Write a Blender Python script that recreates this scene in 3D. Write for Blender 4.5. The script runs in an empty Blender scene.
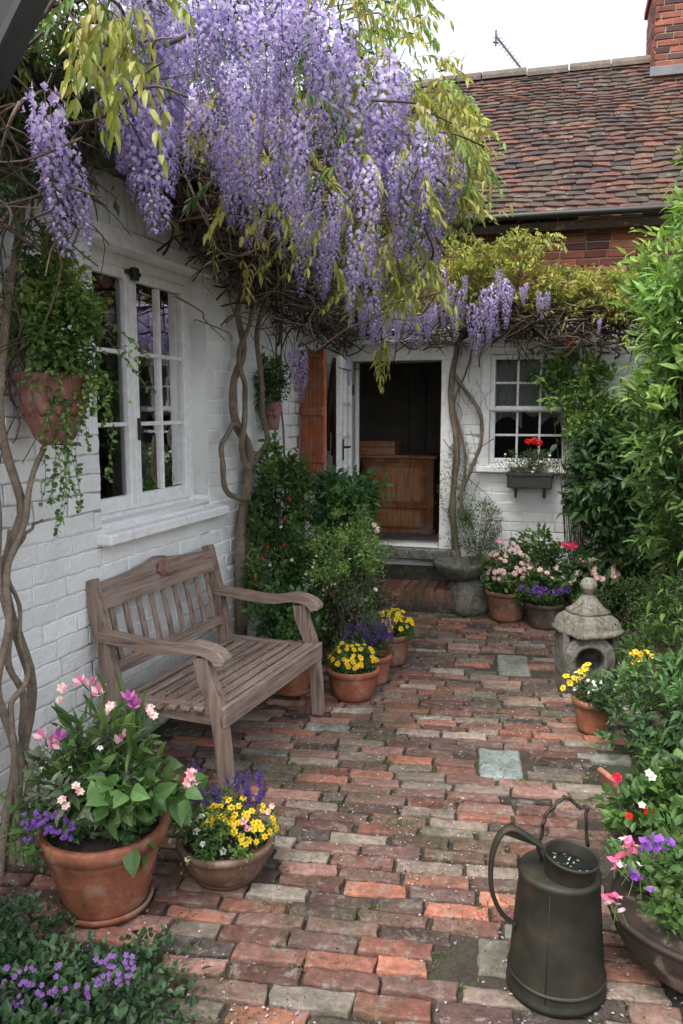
import bpy, math, random
import numpy as np
from mathutils import Vector, Matrix, Quaternion
SC = bpy.context.scene
COL = SC.collection
rng = np.random.default_rng(7)
random.seed(7)
R = math.radians

# ------------------------------------------------------------------ camera, sky, sun, exposure
H = 1.6; F = 800.0; PITCH = R(7.27)
cam = bpy.data.objects.new('camera', bpy.data.cameras.new('camera')); COL.objects.link(cam)
cam.location = (0, 0, H); cam.rotation_euler = (R(90) - PITCH, 0, 0)
cam.data.sensor_fit = 'VERTICAL'; cam.data.sensor_height = 36; cam.data.sensor_width = 24
cam.data.lens = F / 1024 * 36; cam.data.clip_end = 1500; cam.data.clip_start = .05
SC.camera = cam
SUN_EL = R(60); SUN_AZ = R(218)      # azimuth measured from +Y towards +X
w = bpy.data.worlds.new('World'); SC.world = w; w.use_nodes = True
wn = w.node_tree.nodes; wl = w.node_tree.links
bg = wn['Background']; sky = wn.new('ShaderNodeTexSky'); sky.sky_type = 'NISHITA'; sky.sun_disc = False
sky.sun_elevation = SUN_EL; sky.sun_rotation = SUN_AZ; sky.dust_density = 4; sky.air_density = 1.0; sky.ozone_density = 1
hs = wn.new('ShaderNodeHueSaturation'); hs.inputs['Saturation'].default_value = .36; hs.inputs['Value'].default_value = 1.75
wl.new(sky.outputs[0], hs.inputs['Color']); wl.new(hs.outputs[0], bg.inputs[0]); bg.inputs[1].default_value = .15
sl = bpy.data.lights.new('sun', 'SUN'); sl.energy = 1.4; sl.angle = R(20); sl.color = (1, .96, .9)
so = bpy.data.objects.new('sun', sl); COL.objects.link(so)
sd = Vector((math.sin(SUN_AZ) * math.cos(SUN_EL), math.cos(SUN_AZ) * math.cos(SUN_EL), math.sin(SUN_EL)))
so.rotation_euler = sd.to_track_quat('Z', 'Y').to_euler()
SC.view_settings.view_transform = 'Standard'; SC.view_settings.look = 'None'
SC.view_settings.gamma = 1; SC.view_settings.exposure = 0.82
SC.render.engine = 'CYCLES'
SC.cycles.max_bounces = 6; SC.cycles.diffuse_bounces = 3; SC.cycles.transparent_max_bounces = 8

# ------------------------------------------------------------------ measuring helpers (photo -> metres)
def ray(px, py):
    u = (px - 341.5) / F; v = (py - 512) / F
    return np.array([u, math.cos(PITCH) - v * math.sin(PITCH), -math.sin(PITCH) - v * math.cos(PITCH)])
def pix(px, py, Z): return np.array([0, 0, H]) + ray(px, py) * Z
def G(px, py, z=0.0):
    r = ray(px, py); return np.array([0, 0, H]) + r * ((z - H) / r[2])
def upz(px, py, g):        # height seen at pixel row py above the ground point g
    r = ray(px, py); return H + r[2] / r[1] * g[1]
def onray(px, py, y): r = ray(px, py); return np.array([0, 0, H]) + r * (y / r[1])
def A3(*a): return np.array(a, float)
def nrm(v):
    v = np.asarray(v, float); return v / np.maximum(np.linalg.norm(v, axis=-1, keepdims=True), 1e-9)
def noise(P, f=1.0, s=0.0):
    P = np.asarray(P, float) * f + s * 3.7
    x, y, z = P[..., 0], P[..., 1], P[..., 2]
    return (np.sin(x * 1.7 + 1.3 * np.sin(y * 1.1 + z * .7 + s)) + np.sin(y * 2.3 + 1.7 * np.sin(z * 1.3 + x * .9)) +
            np.sin(z * 1.9 + 1.1 * np.sin(x * 1.7 + y * 1.3)) + .5 * np.sin((x + y) * 4.1 + 2 * np.sin(z * 3.1)) +
            .5 * np.sin((y - z) * 3.7 + 2 * np.sin(x * 2.9))) / 4.0
class Frame:
    def __init__(s, O, U, V, N): s.O, s.U, s.V, s.N = [np.asarray(q, float) for q in (O, U, V, N)]
    def __call__(s, u, v, n=0.0):
        u, v, n = np.broadcast_arrays(np.asarray(u, float), np.asarray(v, float), np.asarray(n, float))
        return s.O + u[..., None] * s.U + v[..., None] * s.V + n[..., None] * s.N
def hit(px, py, fr):
    r = ray(px, py); c = A3(0, 0, H); t = np.dot(fr.O - c, fr.N) / np.dot(r, fr.N); q = c + r * t
    return float(np.dot(q - fr.O, fr.U)), float(q[2] - fr.O[2])
P0 = A3(-.013, 6.825, 0); AL = R(17.77); BL = R(15)
LW = Frame(P0, (-math.sin(AL), -math.cos(AL), 0), (0, 0, 1), (math.cos(AL), -math.sin(AL), 0))   # left wall: u runs towards the camera
BW = Frame(P0, (math.cos(BL), -math.sin(BL), 0), (0, 0, 1), (-math.sin(BL), -math.cos(BL), 0))   # back wall: u runs right
WORLD = Frame((0, 0, 0), (1, 0, 0), (0, 1, 0), (0, 0, 1))

# ------------------------------------------------------------------ mesh builder
class MB:
    def __init__(s): s.V = []; s.L = []; s.T = []; s.C = []; s.n = 0
    def add(s, V, faces, col):
        V = np.asarray(V, float).reshape(-1, 3); col = np.asarray(col, float)
        if col.ndim == 1: col = np.broadcast_to(col, (len(V), 3))
        s.V.append(V); s.C.append(col)
        for f in faces:                       # each f: array (m,k)
            f = np.asarray(f, int)
            if f.size == 0: continue
            s.L.append((f + s.n).ravel()); s.T.append(np.full(len(f), f.shape[1]))
        s.n += len(V)
    def build(s, name, mat, parent=None, smooth=False, link=True, **props):
        me = bpy.data.meshes.new(name)
        V = np.concatenate(s.V); C = np.concatenate(s.C); L = np.concatenate(s.L); T = np.concatenate(s.T)
        if parent is not None: V = V - np.array(parent.location)
        me.vertices.add(len(V)); me.vertices.foreach_set('co', V.astype(np.float32).ravel())
        me.loops.add(len(L)); me.loops.foreach_set('vertex_index', L.astype(np.int32))
        me.polygons.add(len(T)); st = np.concatenate([[0], np.cumsum(T)[:-1]])
        me.polygons.foreach_set('loop_start', st.astype(np.int32)); me.polygons.foreach_set('loop_total', T.astype(np.int32))
        me.polygons.foreach_set('use_smooth', np.full(len(T), smooth))
        a = me.color_attributes.new('Col', 'FLOAT_COLOR', 'POINT')
        a.data.foreach_set('color', np.concatenate([C, np.ones((len(C), 1))], 1).astype(np.float32).ravel())
        me.update(calc_edges=True); me.validate()
        me.materials.append(mat)
        if not link: return me
        o = bpy.data.objects.new(name, me); COL.objects.link(o)
        if parent is not None: o.parent = parent
        for k, v in props.items(): o[k] = v
        return o
    def box(s, fr, u0, u1, v0, v1, n0, n1, col=(.5, .5, .5)):
        P = fr(np.array([u0, u1, u1, u0, u0, u1, u1, u0]), np.array([v0, v0, v1, v1, v0, v0, v1, v1]), np.array([n0] * 4 + [n1] * 4))
        s.add(P, [[[0, 3, 2, 1], [4, 5, 6, 7], [0, 1, 5, 4], [1, 2, 6, 5], [2, 3, 7, 6], [3, 0, 4, 7]]], col)
    def bbox(s, fr, u0, u1, v0, v1, n0, n1, b=.004, col=(.5, .5, .5)):      # bevelled box
        lo = np.array([u0, v0, n0], float); hi = np.array([u1, v1, n1], float); c = (lo + hi) / 2; h = np.abs(hi - lo) / 2
        b = min(b, h.min() * .45)
        pts = []; idx = {}
        for ax in range(3):
            for sx in (-1, 1):
                for sy in (-1, 1):
                    for sz in (-1, 1):
                        q = np.array([sx, sy, sz]) * (h - b); q[ax] += np.array([sx, sy, sz])[ax] * b
                        idx[(ax, sx, sy, sz)] = len(pts); pts.append(c + q)
        pts = np.array(pts); F4 = []; F3 = []
        S = [(-1, -1), (1, -1), (1, 1), (-1, 1)]
        def key(ax, d): return idx[(ax, d[0], d[1], d[2])]
        for ax in range(3):
            o1, o2 = [a for a in range(3) if a != ax]
            for sg in (-1, 1):
                f = []
                for a_, b_ in S:
                    d = [0, 0, 0]; d[ax] = sg; d[o1] = a_; d[o2] = b_; f.append(key(ax, d))
                F4.append(f)
            for a_, b_ in S:            # edges parallel to ax
                d0 = [0, 0, 0]; d0[o1] = a_; d0[o2] = b_; d0[ax] = -1; d1 = list(d0); d1[ax] = 1
                F4.append([key(o1, d0), key(o1, d1), key(o2, d1), key(o2, d0)])
        for a in (-1, 1):
            for b_ in (-1, 1):
                for c_ in (-1, 1): F3.append([key(0, (a, b_, c_)), key(1, (a, b_, c_)), key(2, (a, b_, c_))])
        s.add(fr(pts[:, 0], pts[:, 1], pts[:, 2]), [F4, F3], col)
    def tube(s, P, r, k=8, col=(.5, .5, .5), cap=True, flat=1.0, wob=0.0):
        P = np.asarray(P, float); n = len(P); r = np.broadcast_to(np.asarray(r, float), (n,))
        T = np.gradient(P, axis=0); T = nrm(T)
        ref = A3(0, 0, 1) if abs(T[0][2]) < .8 else A3(1, 0, 0)
        X = np.zeros_like(P); x = np.cross(T[0], ref); x /= np.linalg.norm(x)
        for i in range(n):
            x = x - T[i] * np.dot(x, T[i]); x /= max(np.linalg.norm(x), 1e-9); X[i] = x
        Y = np.cross(T, X); a = np.arange(k) * 2 * math.pi / k
        rr = r[:, None] * (1 + (wob * np.sin(a[None] * 3 + np.arange(n)[:, None] * .7) if wob else 0))
        V = P[:, None] + rr[..., None] * (np.cos(a)[None, :, None] * X[:, None] + flat * np.sin(a)[None, :, None] * Y[:, None])
        i = np.arange(n - 1)[:, None] * k; j = np.arange(k)[None]; j2 = (j + 1) % k
        Fq = np.stack([i + j, i + j2, i + k + j2, i + k + j], -1).reshape(-1, 4)
        fs = [Fq]
        if cap: fs += [[list(range(k))[::-1]], [[(n - 1) * k + q for q in range(k)]]]
        s.add(V.reshape(-1, 3), fs, col)
    def lathe(s, c, prof, k=40, col=(.5, .5, .5), wob=0.0, ang0=0, ax=None, sq=None):
        c = np.asarray(c, float); a = np.arange(k) * 2 * math.pi / k + ang0; prof = np.asarray(prof, float)
        X, Y, Z = ax if ax else (A3(1, 0, 0), A3(0, 1, 0), A3(0, 0, 1))
        ra = np.ones(k)
        if sq: ra = (np.abs(np.cos(a - ang0)) ** sq + np.abs(np.sin(a - ang0)) ** sq) ** (-1 / sq)
        V = c + prof[:, None, 0, None] * ra[None, :, None] * (np.cos(a)[None, :, None] * X + np.sin(a)[None, :, None] * Y) + prof[:, None, 1, None] * Z
        if wob: V = V + noise(V, 14, wob)[..., None] * wob
        n = len(prof); i = np.arange(n - 1)[:, None] * k; j = np.arange(k)[None]; j2 = (j + 1) % k
        Fq = np.stack([i + j, i + j2, i + k + j2, i + k + j], -1).reshape(-1, 4)
        s.add(V.reshape(-1, 3), [Fq, [list(range(k))[::-1]], [[(n - 1) * k + q for q in range(k)]]], col)
    def leaves(s, P, D, N, L, W, C, curl=.25, fold=.18, k=1):
        P = np.asarray(P, float); n = len(P); D = nrm(np.broadcast_to(D, (n, 3))); N = np.broadcast_to(N, (n, 3))
        S = nrm(np.cross(D, N)); N = np.cross(S, D); L = np.broadcast_to(L, (n,))[:, None]; W = np.broadcast_to(W, (n,))[:, None]
        C = np.broadcast_to(C, (n, 3))
        st = {1: [(.5, 1)], 2: [(.28, .9), (.62, .85)], 3: [(.18, .7), (.42, 1), (.72, .68)]}[k]
        rows = [P]
        for t, wd in st:
            m = P + D * L * t - N * curl * L * t * t
            e = N * fold * W * wd
            rows += [m + S * W / 2 * wd + e, m, m - S * W / 2 * wd + e]
        rows.append(P + D * L - N * curl * L)
        nv = len(rows); V = np.stack(rows, 1).reshape(-1, 3); b = (np.arange(n) * nv)[:, None]
        f3 = [[0, 1, 2], [0, 2, 3]]; f4 = []; o = 1
        for q in range(k - 1): f4 += [[o, o + 3, o + 4, o + 1], [o + 1, o + 4, o + 5, o + 2]]; o += 3
        f3 += [[o, nv - 1, o + 1], [o + 1, nv - 1, o + 2]]
        fs = [(b[:, None] + np.array(f3)[None]).reshape(-1, 3)]
        if f4: fs.append((b[:, None] + np.array(f4)[None]).reshape(-1, 4))
        s.add(V, fs, np.repeat(C, nv, 0))
    def bricks(s, fr, u, v, lu, lv, off, col, b=.008, depth=.03, nu=8, nv=5, amp=.002, tilt=.003, jit=.002):
        u, v, lu, lv, off = [np.asarray(q, float) for q in (u, v, lu, lv, off)]; m = len(u)
        if m == 0: return
        def stn(l, n_):
            inner = np.linspace(0, 1, n_ - 4)[None] * (l[:, None] - 6 * b) + 3 * b
            z = np.zeros((m, 1)); return np.concatenate([z, z, z + b * .3, z + b * 1.3, inner, l[:, None] - b * 1.3, l[:, None] - b * .3, l[:, None] + z, l[:, None] + z], 1) if n_ > 6 else np.concatenate([z, z, z + b, l[:, None] - b, l[:, None] + z, l[:, None] + z], 1)
        Us = stn(lu, nu); Vs = stn(lv, nv if nv > 6 else 6); ku, kv = Us.shape[1], Vs.shape[1]
        def hh(k_): 
            h = np.zeros(k_); h[0] = h[-1] = -depth; h[1] = h[-2] = -b
            if k_ > 6: h[2] = h[-3] = -b * .28
            return h
        Hh = np.minimum(hh(ku)[:, None], hh(kv)[None])
        top = (Hh > -b * 1.01)
        PU = u[:, None, None] + Us[:, :, None] + np.zeros((1, 1, kv)); PV = v[:, None, None] + Vs[:, None, :] + np.zeros((1, ku, 1))
        sd_ = rng.random((m, 1, 1)) * 50
        q = np.stack([PU, PV, PU * 0 + sd_], -1)
        PN = off[:, None, None] + Hh[None] + top[None] * (noise(q, 35) * amp + noise(q, 90, 3) * amp * .5)
        tu = rng.normal(0, tilt, (m, 1, 1)); tv = rng.normal(0, tilt, (m, 1, 1))
        PN = PN + tu * (Us[:, :, None] / lu[:, None, None] - .5) * top + tv * (Vs[:, None, :] / lv[:, None, None] - .5) * top
        PU = PU + noise(q, 25, 5) * jit; PV = PV + noise(q, 22, 9) * jit
        P = fr(PU, PV, PN).reshape(-1, 3)
        i = np.arange(ku - 1)[:, None] * kv; j = np.arange(kv - 1)[None]
        f = np.stack([i + j, i + kv + j, i + kv + j + 1, i + j + 1], -1).reshape(-1, 4)
        f = (np.arange(m)[:, None, None] * ku * kv + f[None]).reshape(-1, 4)
        s.add(P, [f], np.repeat(np.broadcast_to(col, (m, 3)), ku * kv, 0))
    def wall(s, fr, u0, u1, v0, v1, n0, n1, holes=(), col=(.5, .5, .5)):
        us = sorted({u0, u1} | {h[0] for h in holes} | {h[1] for h in holes}); vs = sorted({v0, v1} | {h[2] for h in holes} | {h[3] for h in holes})
        for a, b_ in zip(us, us[1:]):
            for c, d in zip(vs, vs[1:]):
                mu, mv = (a + b_) / 2, (c + d) / 2
                if any(h[0] < mu < h[1] and h[2] < mv < h[3] for h in holes): continue
                s.box(fr, a, b_, c, d, n0, n1, col)

def brick_rows(u0, u1, v0, v1, bl, bh, joint, holes=(), jitter=.25, minl=.03, wav=.0):
    out = []; v = v0; r = 0
    while v < v1 - bh * .5:
        h = min(bh, v1 - v) - joint; u = u0 - bl * rng.random(); 
        while u < u1:
            l = bl * (1 + rng.uniform(-jitter, jitter)); a, b_ = max(u, u0), min(u + l - joint, u1)
            segs = [(a, b_)]
            for (h0, h1, g0, g1) in holes:
                if v + h * .5 > g0 and v + h * .5 < g1:
                    ns = []
                    for x0, x1 in segs:
                        if x1 <= h0 or x0 >= h1: ns.append((x0, x1))
                        else:
                            if x0 < h0: ns.append((x0, h0))
                            if x1 > h1: ns.append((h1, x1))
                    segs = ns
            for x0, x1 in segs:
                if x1 - x0 > minl: out.append((x0, v, x1 - x0, h))
            u += l
        v += bh; r += 1
    return np.array(out)

# ------------------------------------------------------------------ materials
def mat(name, build):
    m = bpy.data.materials.new(name); m.use_nodes = True; nt = m.node_tree; N = nt.nodes; b = N['Principled BSDF']; build(nt, N, nt.links, b); return m
def tex(nt, scale, detail=4, coord='Object', rough=.6, vec=None, dist=0):
    N = nt.nodes; t = N.new('ShaderNodeTexNoise'); t.inputs['Scale'].default_value = scale; t.inputs['Detail'].default_value = detail
    t.inputs['Roughness'].default_value = rough; t.inputs['Distortion'].default_value = dist
    tc = N.new('ShaderNodeTexCoord')
    if vec:
        mp = N.new('ShaderNodeMapping'); mp.inputs['Scale'].default_value = vec; nt.links.new(tc.outputs[coord], mp.inputs[0]); nt.links.new(mp.outputs[0], t.inputs[0])
    else: nt.links.new(tc.outputs[coord], t.inputs[0])
    return t.outputs['Fac']
def ramp(nt, fac, stops):
    r = nt.nodes.new('ShaderNodeValToRGB'); e = r.color_ramp.elements
    while len(e) < len(stops): e.new(.5)
    for q, (p_, c) in zip(e, stops): q.position = p_; q.color = (*c, 1) if len(c) == 3 else c
    nt.links.new(fac, r.inputs[0]); return r.outputs[0]
def mixc(nt, f, a, b, mode='MIX'):
    m = nt.nodes.new('ShaderNodeMix'); m.data_type = 'RGBA'; m.blend_type = mode
    for s_, v in ((0, f), (6, a), (7, b)):
        if hasattr(v, 'links'): nt.links.new(v, m.inputs[s_])
        elif isinstance(v, (int, float)): m.inputs[s_].default_value = v
        else: m.inputs[s_].default_value = (*v, 1)
    return m.outputs[2]
def bump(nt, b, h, strength=.5, dist=.01):
    q = nt.nodes.new('ShaderNodeBump'); q.inputs['Strength'].default_value = strength; q.inputs['Distance'].default_value = dist
    nt.links.new(h, q.inputs['Height']); nt.links.new(q.outputs[0], b.inputs['Normal'])
def attr(nt):
    a = nt.nodes.new('ShaderNodeAttribute'); a.attribute_name = 'Col'; return a.outputs['Color']
def G3(v): return (v, v, v)

def m_leaf(nt, N, L, b, tr=.35, rough=.45):
    c = attr(nt); L.new(c, b.inputs['Base Color']); b.inputs['Roughness'].default_value = rough
    b.inputs['Specular IOR Level'].default_value = .35
    t = N.new('ShaderNodeBsdfTranslucent'); m = N.new('ShaderNodeMixShader'); m.inputs[0].default_value = tr
    g = mixc(nt, .5, c, (1.0, 1.0, .25), 'MULTIPLY') if tr < .4 else c
    h = N.new('ShaderNodeHueSaturation'); h.inputs['Value'].default_value = 1.5; L.new(g, h.inputs['Color']); L.new(h.outputs[0], t.inputs[0])
    L.new(b.outputs[0], m.inputs[1]); L.new(t.outputs[0], m.inputs[2]); L.new(m.outputs[0], N['Material Output'].inputs[0])
M_leaf = mat('leaf', m_leaf)
M_petal = mat('petal', lambda nt, N, L, b: m_leaf(nt, N, L, b, .42, .7))
def m_attr(scale, amt, rough, bs, bd=.004, moss=0, spec=.4):
    def f(nt, N, L, b):
        n1 = tex(nt, scale, 6); n2 = tex(nt, scale * 6, 5)
        c = mixc(nt, 1.0, attr(nt), ramp(nt, n1, [(.25, G3(1 - amt)), (.75, G3(1 + amt * .6))]), 'MULTIPLY')
        c = mixc(nt, 1.0, c, ramp(nt, n2, [(.3, G3(1 - amt * .7)), (.7, G3(1 + amt * .4))]), 'MULTIPLY')
        if moss:
            n3 = tex(nt, 2.2, 8); n4 = tex(nt, 30, 4)
            mm = ramp(nt, n3, [(.5, G3(0)), (.66, G3(moss))]); c = mixc(nt, mm, c, ramp(nt, n4, [(.35, (.035, .045, .018)), (.7, (.12, .115, .07))]))
            n5 = tex(nt, 14, 6); mm2 = ramp(nt, n5, [(.6, G3(0)), (.68, G3(.55))]); c = mixc(nt, mm2, c, (.23, .22, .17))
        L.new(c, b.inputs['Base Color']); b.inputs['Roughness'].default_value = rough; b.inputs['Specular IOR Level'].default_value = spec
        bump(nt, b, n2, bs, bd)
    return f
def m_oldbrick(nt, N, L, b):
    n1 = tex(nt, 7, 8, rough=.7); n2 = tex(nt, 38, 6, rough=.7); n3 = tex(nt, 2.0, 8, rough=.65); n4 = tex(nt, 150, 3); n5 = tex(nt, 17, 8, rough=.75, dist=.5)
    c = mixc(nt, 1.0, attr(nt), ramp(nt, n1, [(.3, G3(.55)), (.5, G3(1)), (.7, G3(1.35))]), 'MULTIPLY')
    c = mixc(nt, 1.0, c, ramp(nt, n2, [(.3, G3(.6)), (.55, G3(1)), (.75, G3(1.5))]), 'MULTIPLY')
    c = mixc(nt, ramp(nt, n5, [(.52, G3(0)), (.60, G3(.6)), (.72, G3(.8))]), c, ramp(nt, n2, [(.3, (.13, .11, .085)), (.7, (.36, .33, .27))]))
    c = mixc(nt, ramp(nt, n3, [(.47, G3(0)), (.62, G3(.6))]), c, ramp(nt, n2, [(.35, (.035, .042, .018)), (.7, (.12, .115, .065))]))
    hq = N.new('ShaderNodeHueSaturation'); hq.inputs['Saturation'].default_value = .92; hq.inputs['Value'].default_value = .80; L.new(c, hq.inputs['Color']); c = hq.outputs[0]
    L.new(c, b.inputs['Base Color']); b.inputs['Roughness'].default_value = .8; b.inputs['Specular IOR Level'].default_value = .35
    ad = N.new('ShaderNodeMath'); ad.operation = 'MULTIPLY_ADD'; L.new(n4, ad.inputs[0]); ad.inputs[1].default_value = .4; L.new(n2, ad.inputs[2]); bump(nt, b, ad.outputs[0], 1.0, .007)
M_path = mat('old_brick', m_oldbrick)
M_redbrick = mat('red_brick', m_attr(12, .3, .9, .6, .004))
M_tile = mat('roof_tile', m_attr(7, .35, .85, .6, .005, .35))
def m_paint(nt, N, L, b):
    n1 = tex(nt, 3, 6); n2 = tex(nt, 45, 5); n3 = tex(nt, 1.3, 8, rough=.7)
    c = mixc(nt, 1.0, attr(nt), ramp(nt, n1, [(.3, (.86, .87, .86)), (.7, (1, 1, 1))]), 'MULTIPLY')
    c = mixc(nt, ramp(nt, n3, [(.55, G3(0)), (.72, G3(.35))]), c, (.46, .45, .38))
    g = N.new('ShaderNodeNewGeometry'); s = N.new('ShaderNodeSeparateXYZ'); L.new(g.outputs['Position'], s.inputs[0])
    mr = N.new('ShaderNodeMapRange'); mr.inputs[1].default_value = 0; mr.inputs[2].default_value = .55; mr.inputs[3].default_value = 1; mr.inputs[4].default_value = 0
    L.new(s.outputs[2], mr.inputs[0]); mu = N.new('ShaderNodeMath'); mu.operation = 'MULTIPLY'; L.new(mr.outputs[0], mu.inputs[0]); L.new(ramp(nt, n1, [(.35, G3(0)), (.6, G3(.8))]), mu.inputs[1])
    c = mixc(nt, mu.outputs[0], c, (.2, .21, .14))
    L.new(c, b.inputs['Base Color']); b.inputs['Roughness'].default_value = .7
    ad = N.new('ShaderNodeMath'); ad.operation = 'ADD'; L.new(n2, ad.inputs[0]); L.new(tex(nt, 9, 5), ad.inputs[1]); bump(nt, b, ad.outputs[0], .8, .008)
M_white = mat('white_painted_brick', m_paint)
def m_gloss(nt, N, L, b):
    n1 = tex(nt, 25, 4); c = mixc(nt, 1.0, attr(nt), ramp(nt, n1, [(.3, G3(.82)), (.6, G3(1))]), 'MULTIPLY')
    L.new(c, b.inputs['Base Color']); b.inputs['Roughness'].default_value = .45; bump(nt, b, n1, .15, .002)
M_gloss = mat('painted_timber', m_gloss)
def m_wood(vec, rough=.8):
    def f(nt, N, L, b):
        n1 = tex(nt, 1, 6, vec=vec, dist=.6); n2 = tex(nt, 6, 4)
        c = mixc(nt, 1.0, attr(nt), ramp(nt, n1, [(.32, G3(.35)), (.5, G3(1)), (.72, G3(1.55))]), 'MULTIPLY')
        c = mixc(nt, ramp(nt, n2, [(.45, G3(0)), (.7, G3(.55))]), c, (.30, .26, .23))
        L.new(c, b.inputs['Base Color']); b.inputs['Roughness'].default_value = rough; bump(nt, b, n1, .6, .004)
    return f
M_wx = mat('weathered_wood_long', m_wood((3, 70, 70))); M_wz = mat('weathered_wood_upright', m_wood((70, 70, 3))); M_wy = mat('weathered_wood_arm', m_wood((70, 3, 70)))
def m_terra(nt, N, L, b):
    n1 = tex(nt, 5, 6); n2 = tex(nt, 60, 4); n3 = tex(nt, 11, 6)
    c = mixc(nt, 1.0, attr(nt), ramp(nt, n1, [(.32, G3(.38)), (.5, G3(.9)), (.7, G3(1.15))]), 'MULTIPLY')
    c = mixc(nt, ramp(nt, n3, [(.54, G3(0)), (.62, G3(.35)), (.75, G3(.6))]), c, (.34, .26, .20))
    c = mixc(nt, 1.0, c, ramp(nt, n2, [(.35, G3(.8)), (.7, G3(1.12))]), 'MULTIPLY')
    L.new(c, b.inputs['Base Color']); b.inputs['Roughness'].default_value = .75; bump(nt, b, n2, .35, .002)
M_terra = mat('terracotta', m_terra)
def m_stone(nt, N, L, b):
    n1 = tex(nt, 9, 8, rough=.7); n2 = tex(nt, 55, 6, rough=.75); n3 = tex(nt, 16, 6, dist=.6)
    c = mixc(nt, 1.0, attr(nt), ramp(nt, n1, [(.3, G3(.45)), (.5, G3(.95)), (.72, G3(1.25))]), 'MULTIPLY')
    c = mixc(nt, 1.0, c, ramp(nt, n2, [(.35, G3(.5)), (.55, G3(1)), (.75, G3(1.4))]), 'MULTIPLY')
    c = mixc(nt, ramp(nt, n3, [(.52, G3(0)), (.6, G3(.75))]), c, (.07, .075, .04))
    L.new(c, b.inputs['Base Color']); b.inputs['Roughness'].default_value = .95
    ad = N.new('ShaderNodeMath'); ad.operation = 'ADD'; L.new(n2, ad.inputs[0]); L.new(n3, ad.inputs[1]); bump(nt, b, ad.outputs[0], 1.0, .012)
M_stone = mat('weathered_stone', m_stone)
M_bark = mat('bark', m_attr(25, .45, .9, .9, .006))
M_soil = mat('soil', m_attr(30, .5, .95, 1, .01))
def m_metal(nt, N, L, b):
    n1 = tex(nt, 9, 6); n2 = tex(nt, 70, 3)
    c = ramp(nt, n1, [(.3, (.010, .011, .008)), (.55, (.024, .023, .015)), (.74, (.055, .036, .02))])
    L.new(c, b.inputs['Base Color']); b.inputs['Metallic'].default_value = .35
    r = N.new('ShaderNodeMapRange'); r.inputs[3].default_value = .45; r.inputs[4].default_value = .8; L.new(n1, r.inputs[0]); L.new(r.outputs[0], b.inputs['Roughness']); bump(nt, b, n2, .2, .002)
M_metal = mat('dark_patinated_metal', m_metal)
def m_black(nt, N, L, b):
    c = mixc(nt, 1.0, attr(nt), ramp(nt, tex(nt, 20, 4), [(.3, G3(.6)), (.7, G3(1.2))]), 'MULTIPLY'); L.new(c, b.inputs['Base Color']); b.inputs['Roughness'].default_value = .5
M_black = mat('dark_paint', m_black)
def m_glass(nt, N, L, b):
    t = N.new('ShaderNodeBsdfTransparent'); t.inputs[0].default_value = (.65, .68, .68, 1); g = N.new('ShaderNodeBsdfGlossy'); g.inputs['Roughness'].default_value = .03
    fz = N.new('ShaderNodeFresnel'); fz.inputs[0].default_value = 1.17; m = N.new('ShaderNodeMixShader'); L.new(fz.outputs[0], m.inputs[0]); L.new(t.outputs[0], m.inputs[1]); L.new(g.outputs[0], m.inputs[2])
    L.new(m.outputs[0], N['Material Output'].inputs[0]); bump(nt, g, tex(nt, 6, 2), .05, .01)
M_glass = mat('window_glass', m_glass)
def m_lace(nt, N, L, b):
    b.inputs['Base Color'].default_value = (.8, .79, .75, 1); b.inputs['Roughness'].default_value = .9
    t = N.new('ShaderNodeBsdfTransparent'); m = N.new('ShaderNodeMixShader')
    L.new(ramp(nt, tex(nt, 70, 3), [(.4, G3(.03)), (.6, G3(.4))]), m.inputs[0]); L.new(t.outputs[0], m.inputs[2]); L.new(b.outputs[0], m.inputs[1]); L.new(m.outputs[0], N['Material Output'].inputs[0])
M_lace = mat('net_curtain', m_lace)
def m_plain(nt, N, L, b):
    L.new(mixc(nt, 1.0, attr(nt), ramp(nt, tex(nt, 4, 5), [(.3, G3(.75)), (.7, G3(1.1))]), 'MULTIPLY'), b.inputs['Base Color']); b.inputs['Roughness'].default_value = .85
M_plain = mat('matt_surface', m_plain)
def m_ground(nt, N, L, b):
    n1 = tex(nt, 6, 8); n2 = tex(nt, 60, 5)
    c = ramp(nt, n1, [(.3, (.018, .014, .010)), (.5, (.042, .034, .024)), (.62, (.032, .036, .016)), (.75, (.07, .06, .045))])
    c = mixc(nt, 1.0, c, ramp(nt, n2, [(.3, G3(.6)), (.7, G3(1.3))]), 'MULTIPLY'); L.new(c, b.inputs['Base Color']); b.inputs['Roughness'].default_value = .95; bump(nt, b, n2, 1, .01)
M_ground = mat('earth', m_ground)

def thing(name, label, cat, loc=(0, 0, 0), group=None):
    o = bpy.data.objects.new(name, None); COL.objects.link(o); o.location = [float(q) for q in loc]; o['label'] = label; o['category'] = cat
    o.empty_display_size = .1
    if group: o['group'] = group
    return o
def put(me, name, parent, loc, nrmv=(0, 0, 1), sc=1.0, spin=None, **props):
    o = bpy.data.objects.new(name, me); COL.objects.link(o)
    q = Vector(nrmv).to_track_quat('Z', 'Y') @ Quaternion((0, 0, 1), random.uniform(0, 6.28) if spin is None else spin)
    off = Vector(parent.location) if parent is not None else Vector((0, 0, 0))
    o.parent = parent; o.matrix_local = Matrix.Translation(Vector([float(x) for x in loc]) - off) @ q.to_matrix().to_4x4() @ Matrix.Scale(float(sc), 4)
    for k, v in props.items(): o[k] = v
    return o
def rnd(a, b, n=None): return rng.uniform(a, b, n)
def rdir(n): return nrm(rng.normal(size=(n, 3)))
def pal(n, cols, jit=.25):
    cols = np.asarray(cols, float); return cols[rng.integers(0, len(cols), n)] * (1 + rng.uniform(-jit, jit, (n, 1)))
GREEN = [(.065, .13, .035), (.08, .15, .04), (.052, .105, .03), (.10, .165, .045)]
DARKG = [(.032, .07, .025), (.042, .09, .03), (.052, .105, .035)]
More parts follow.
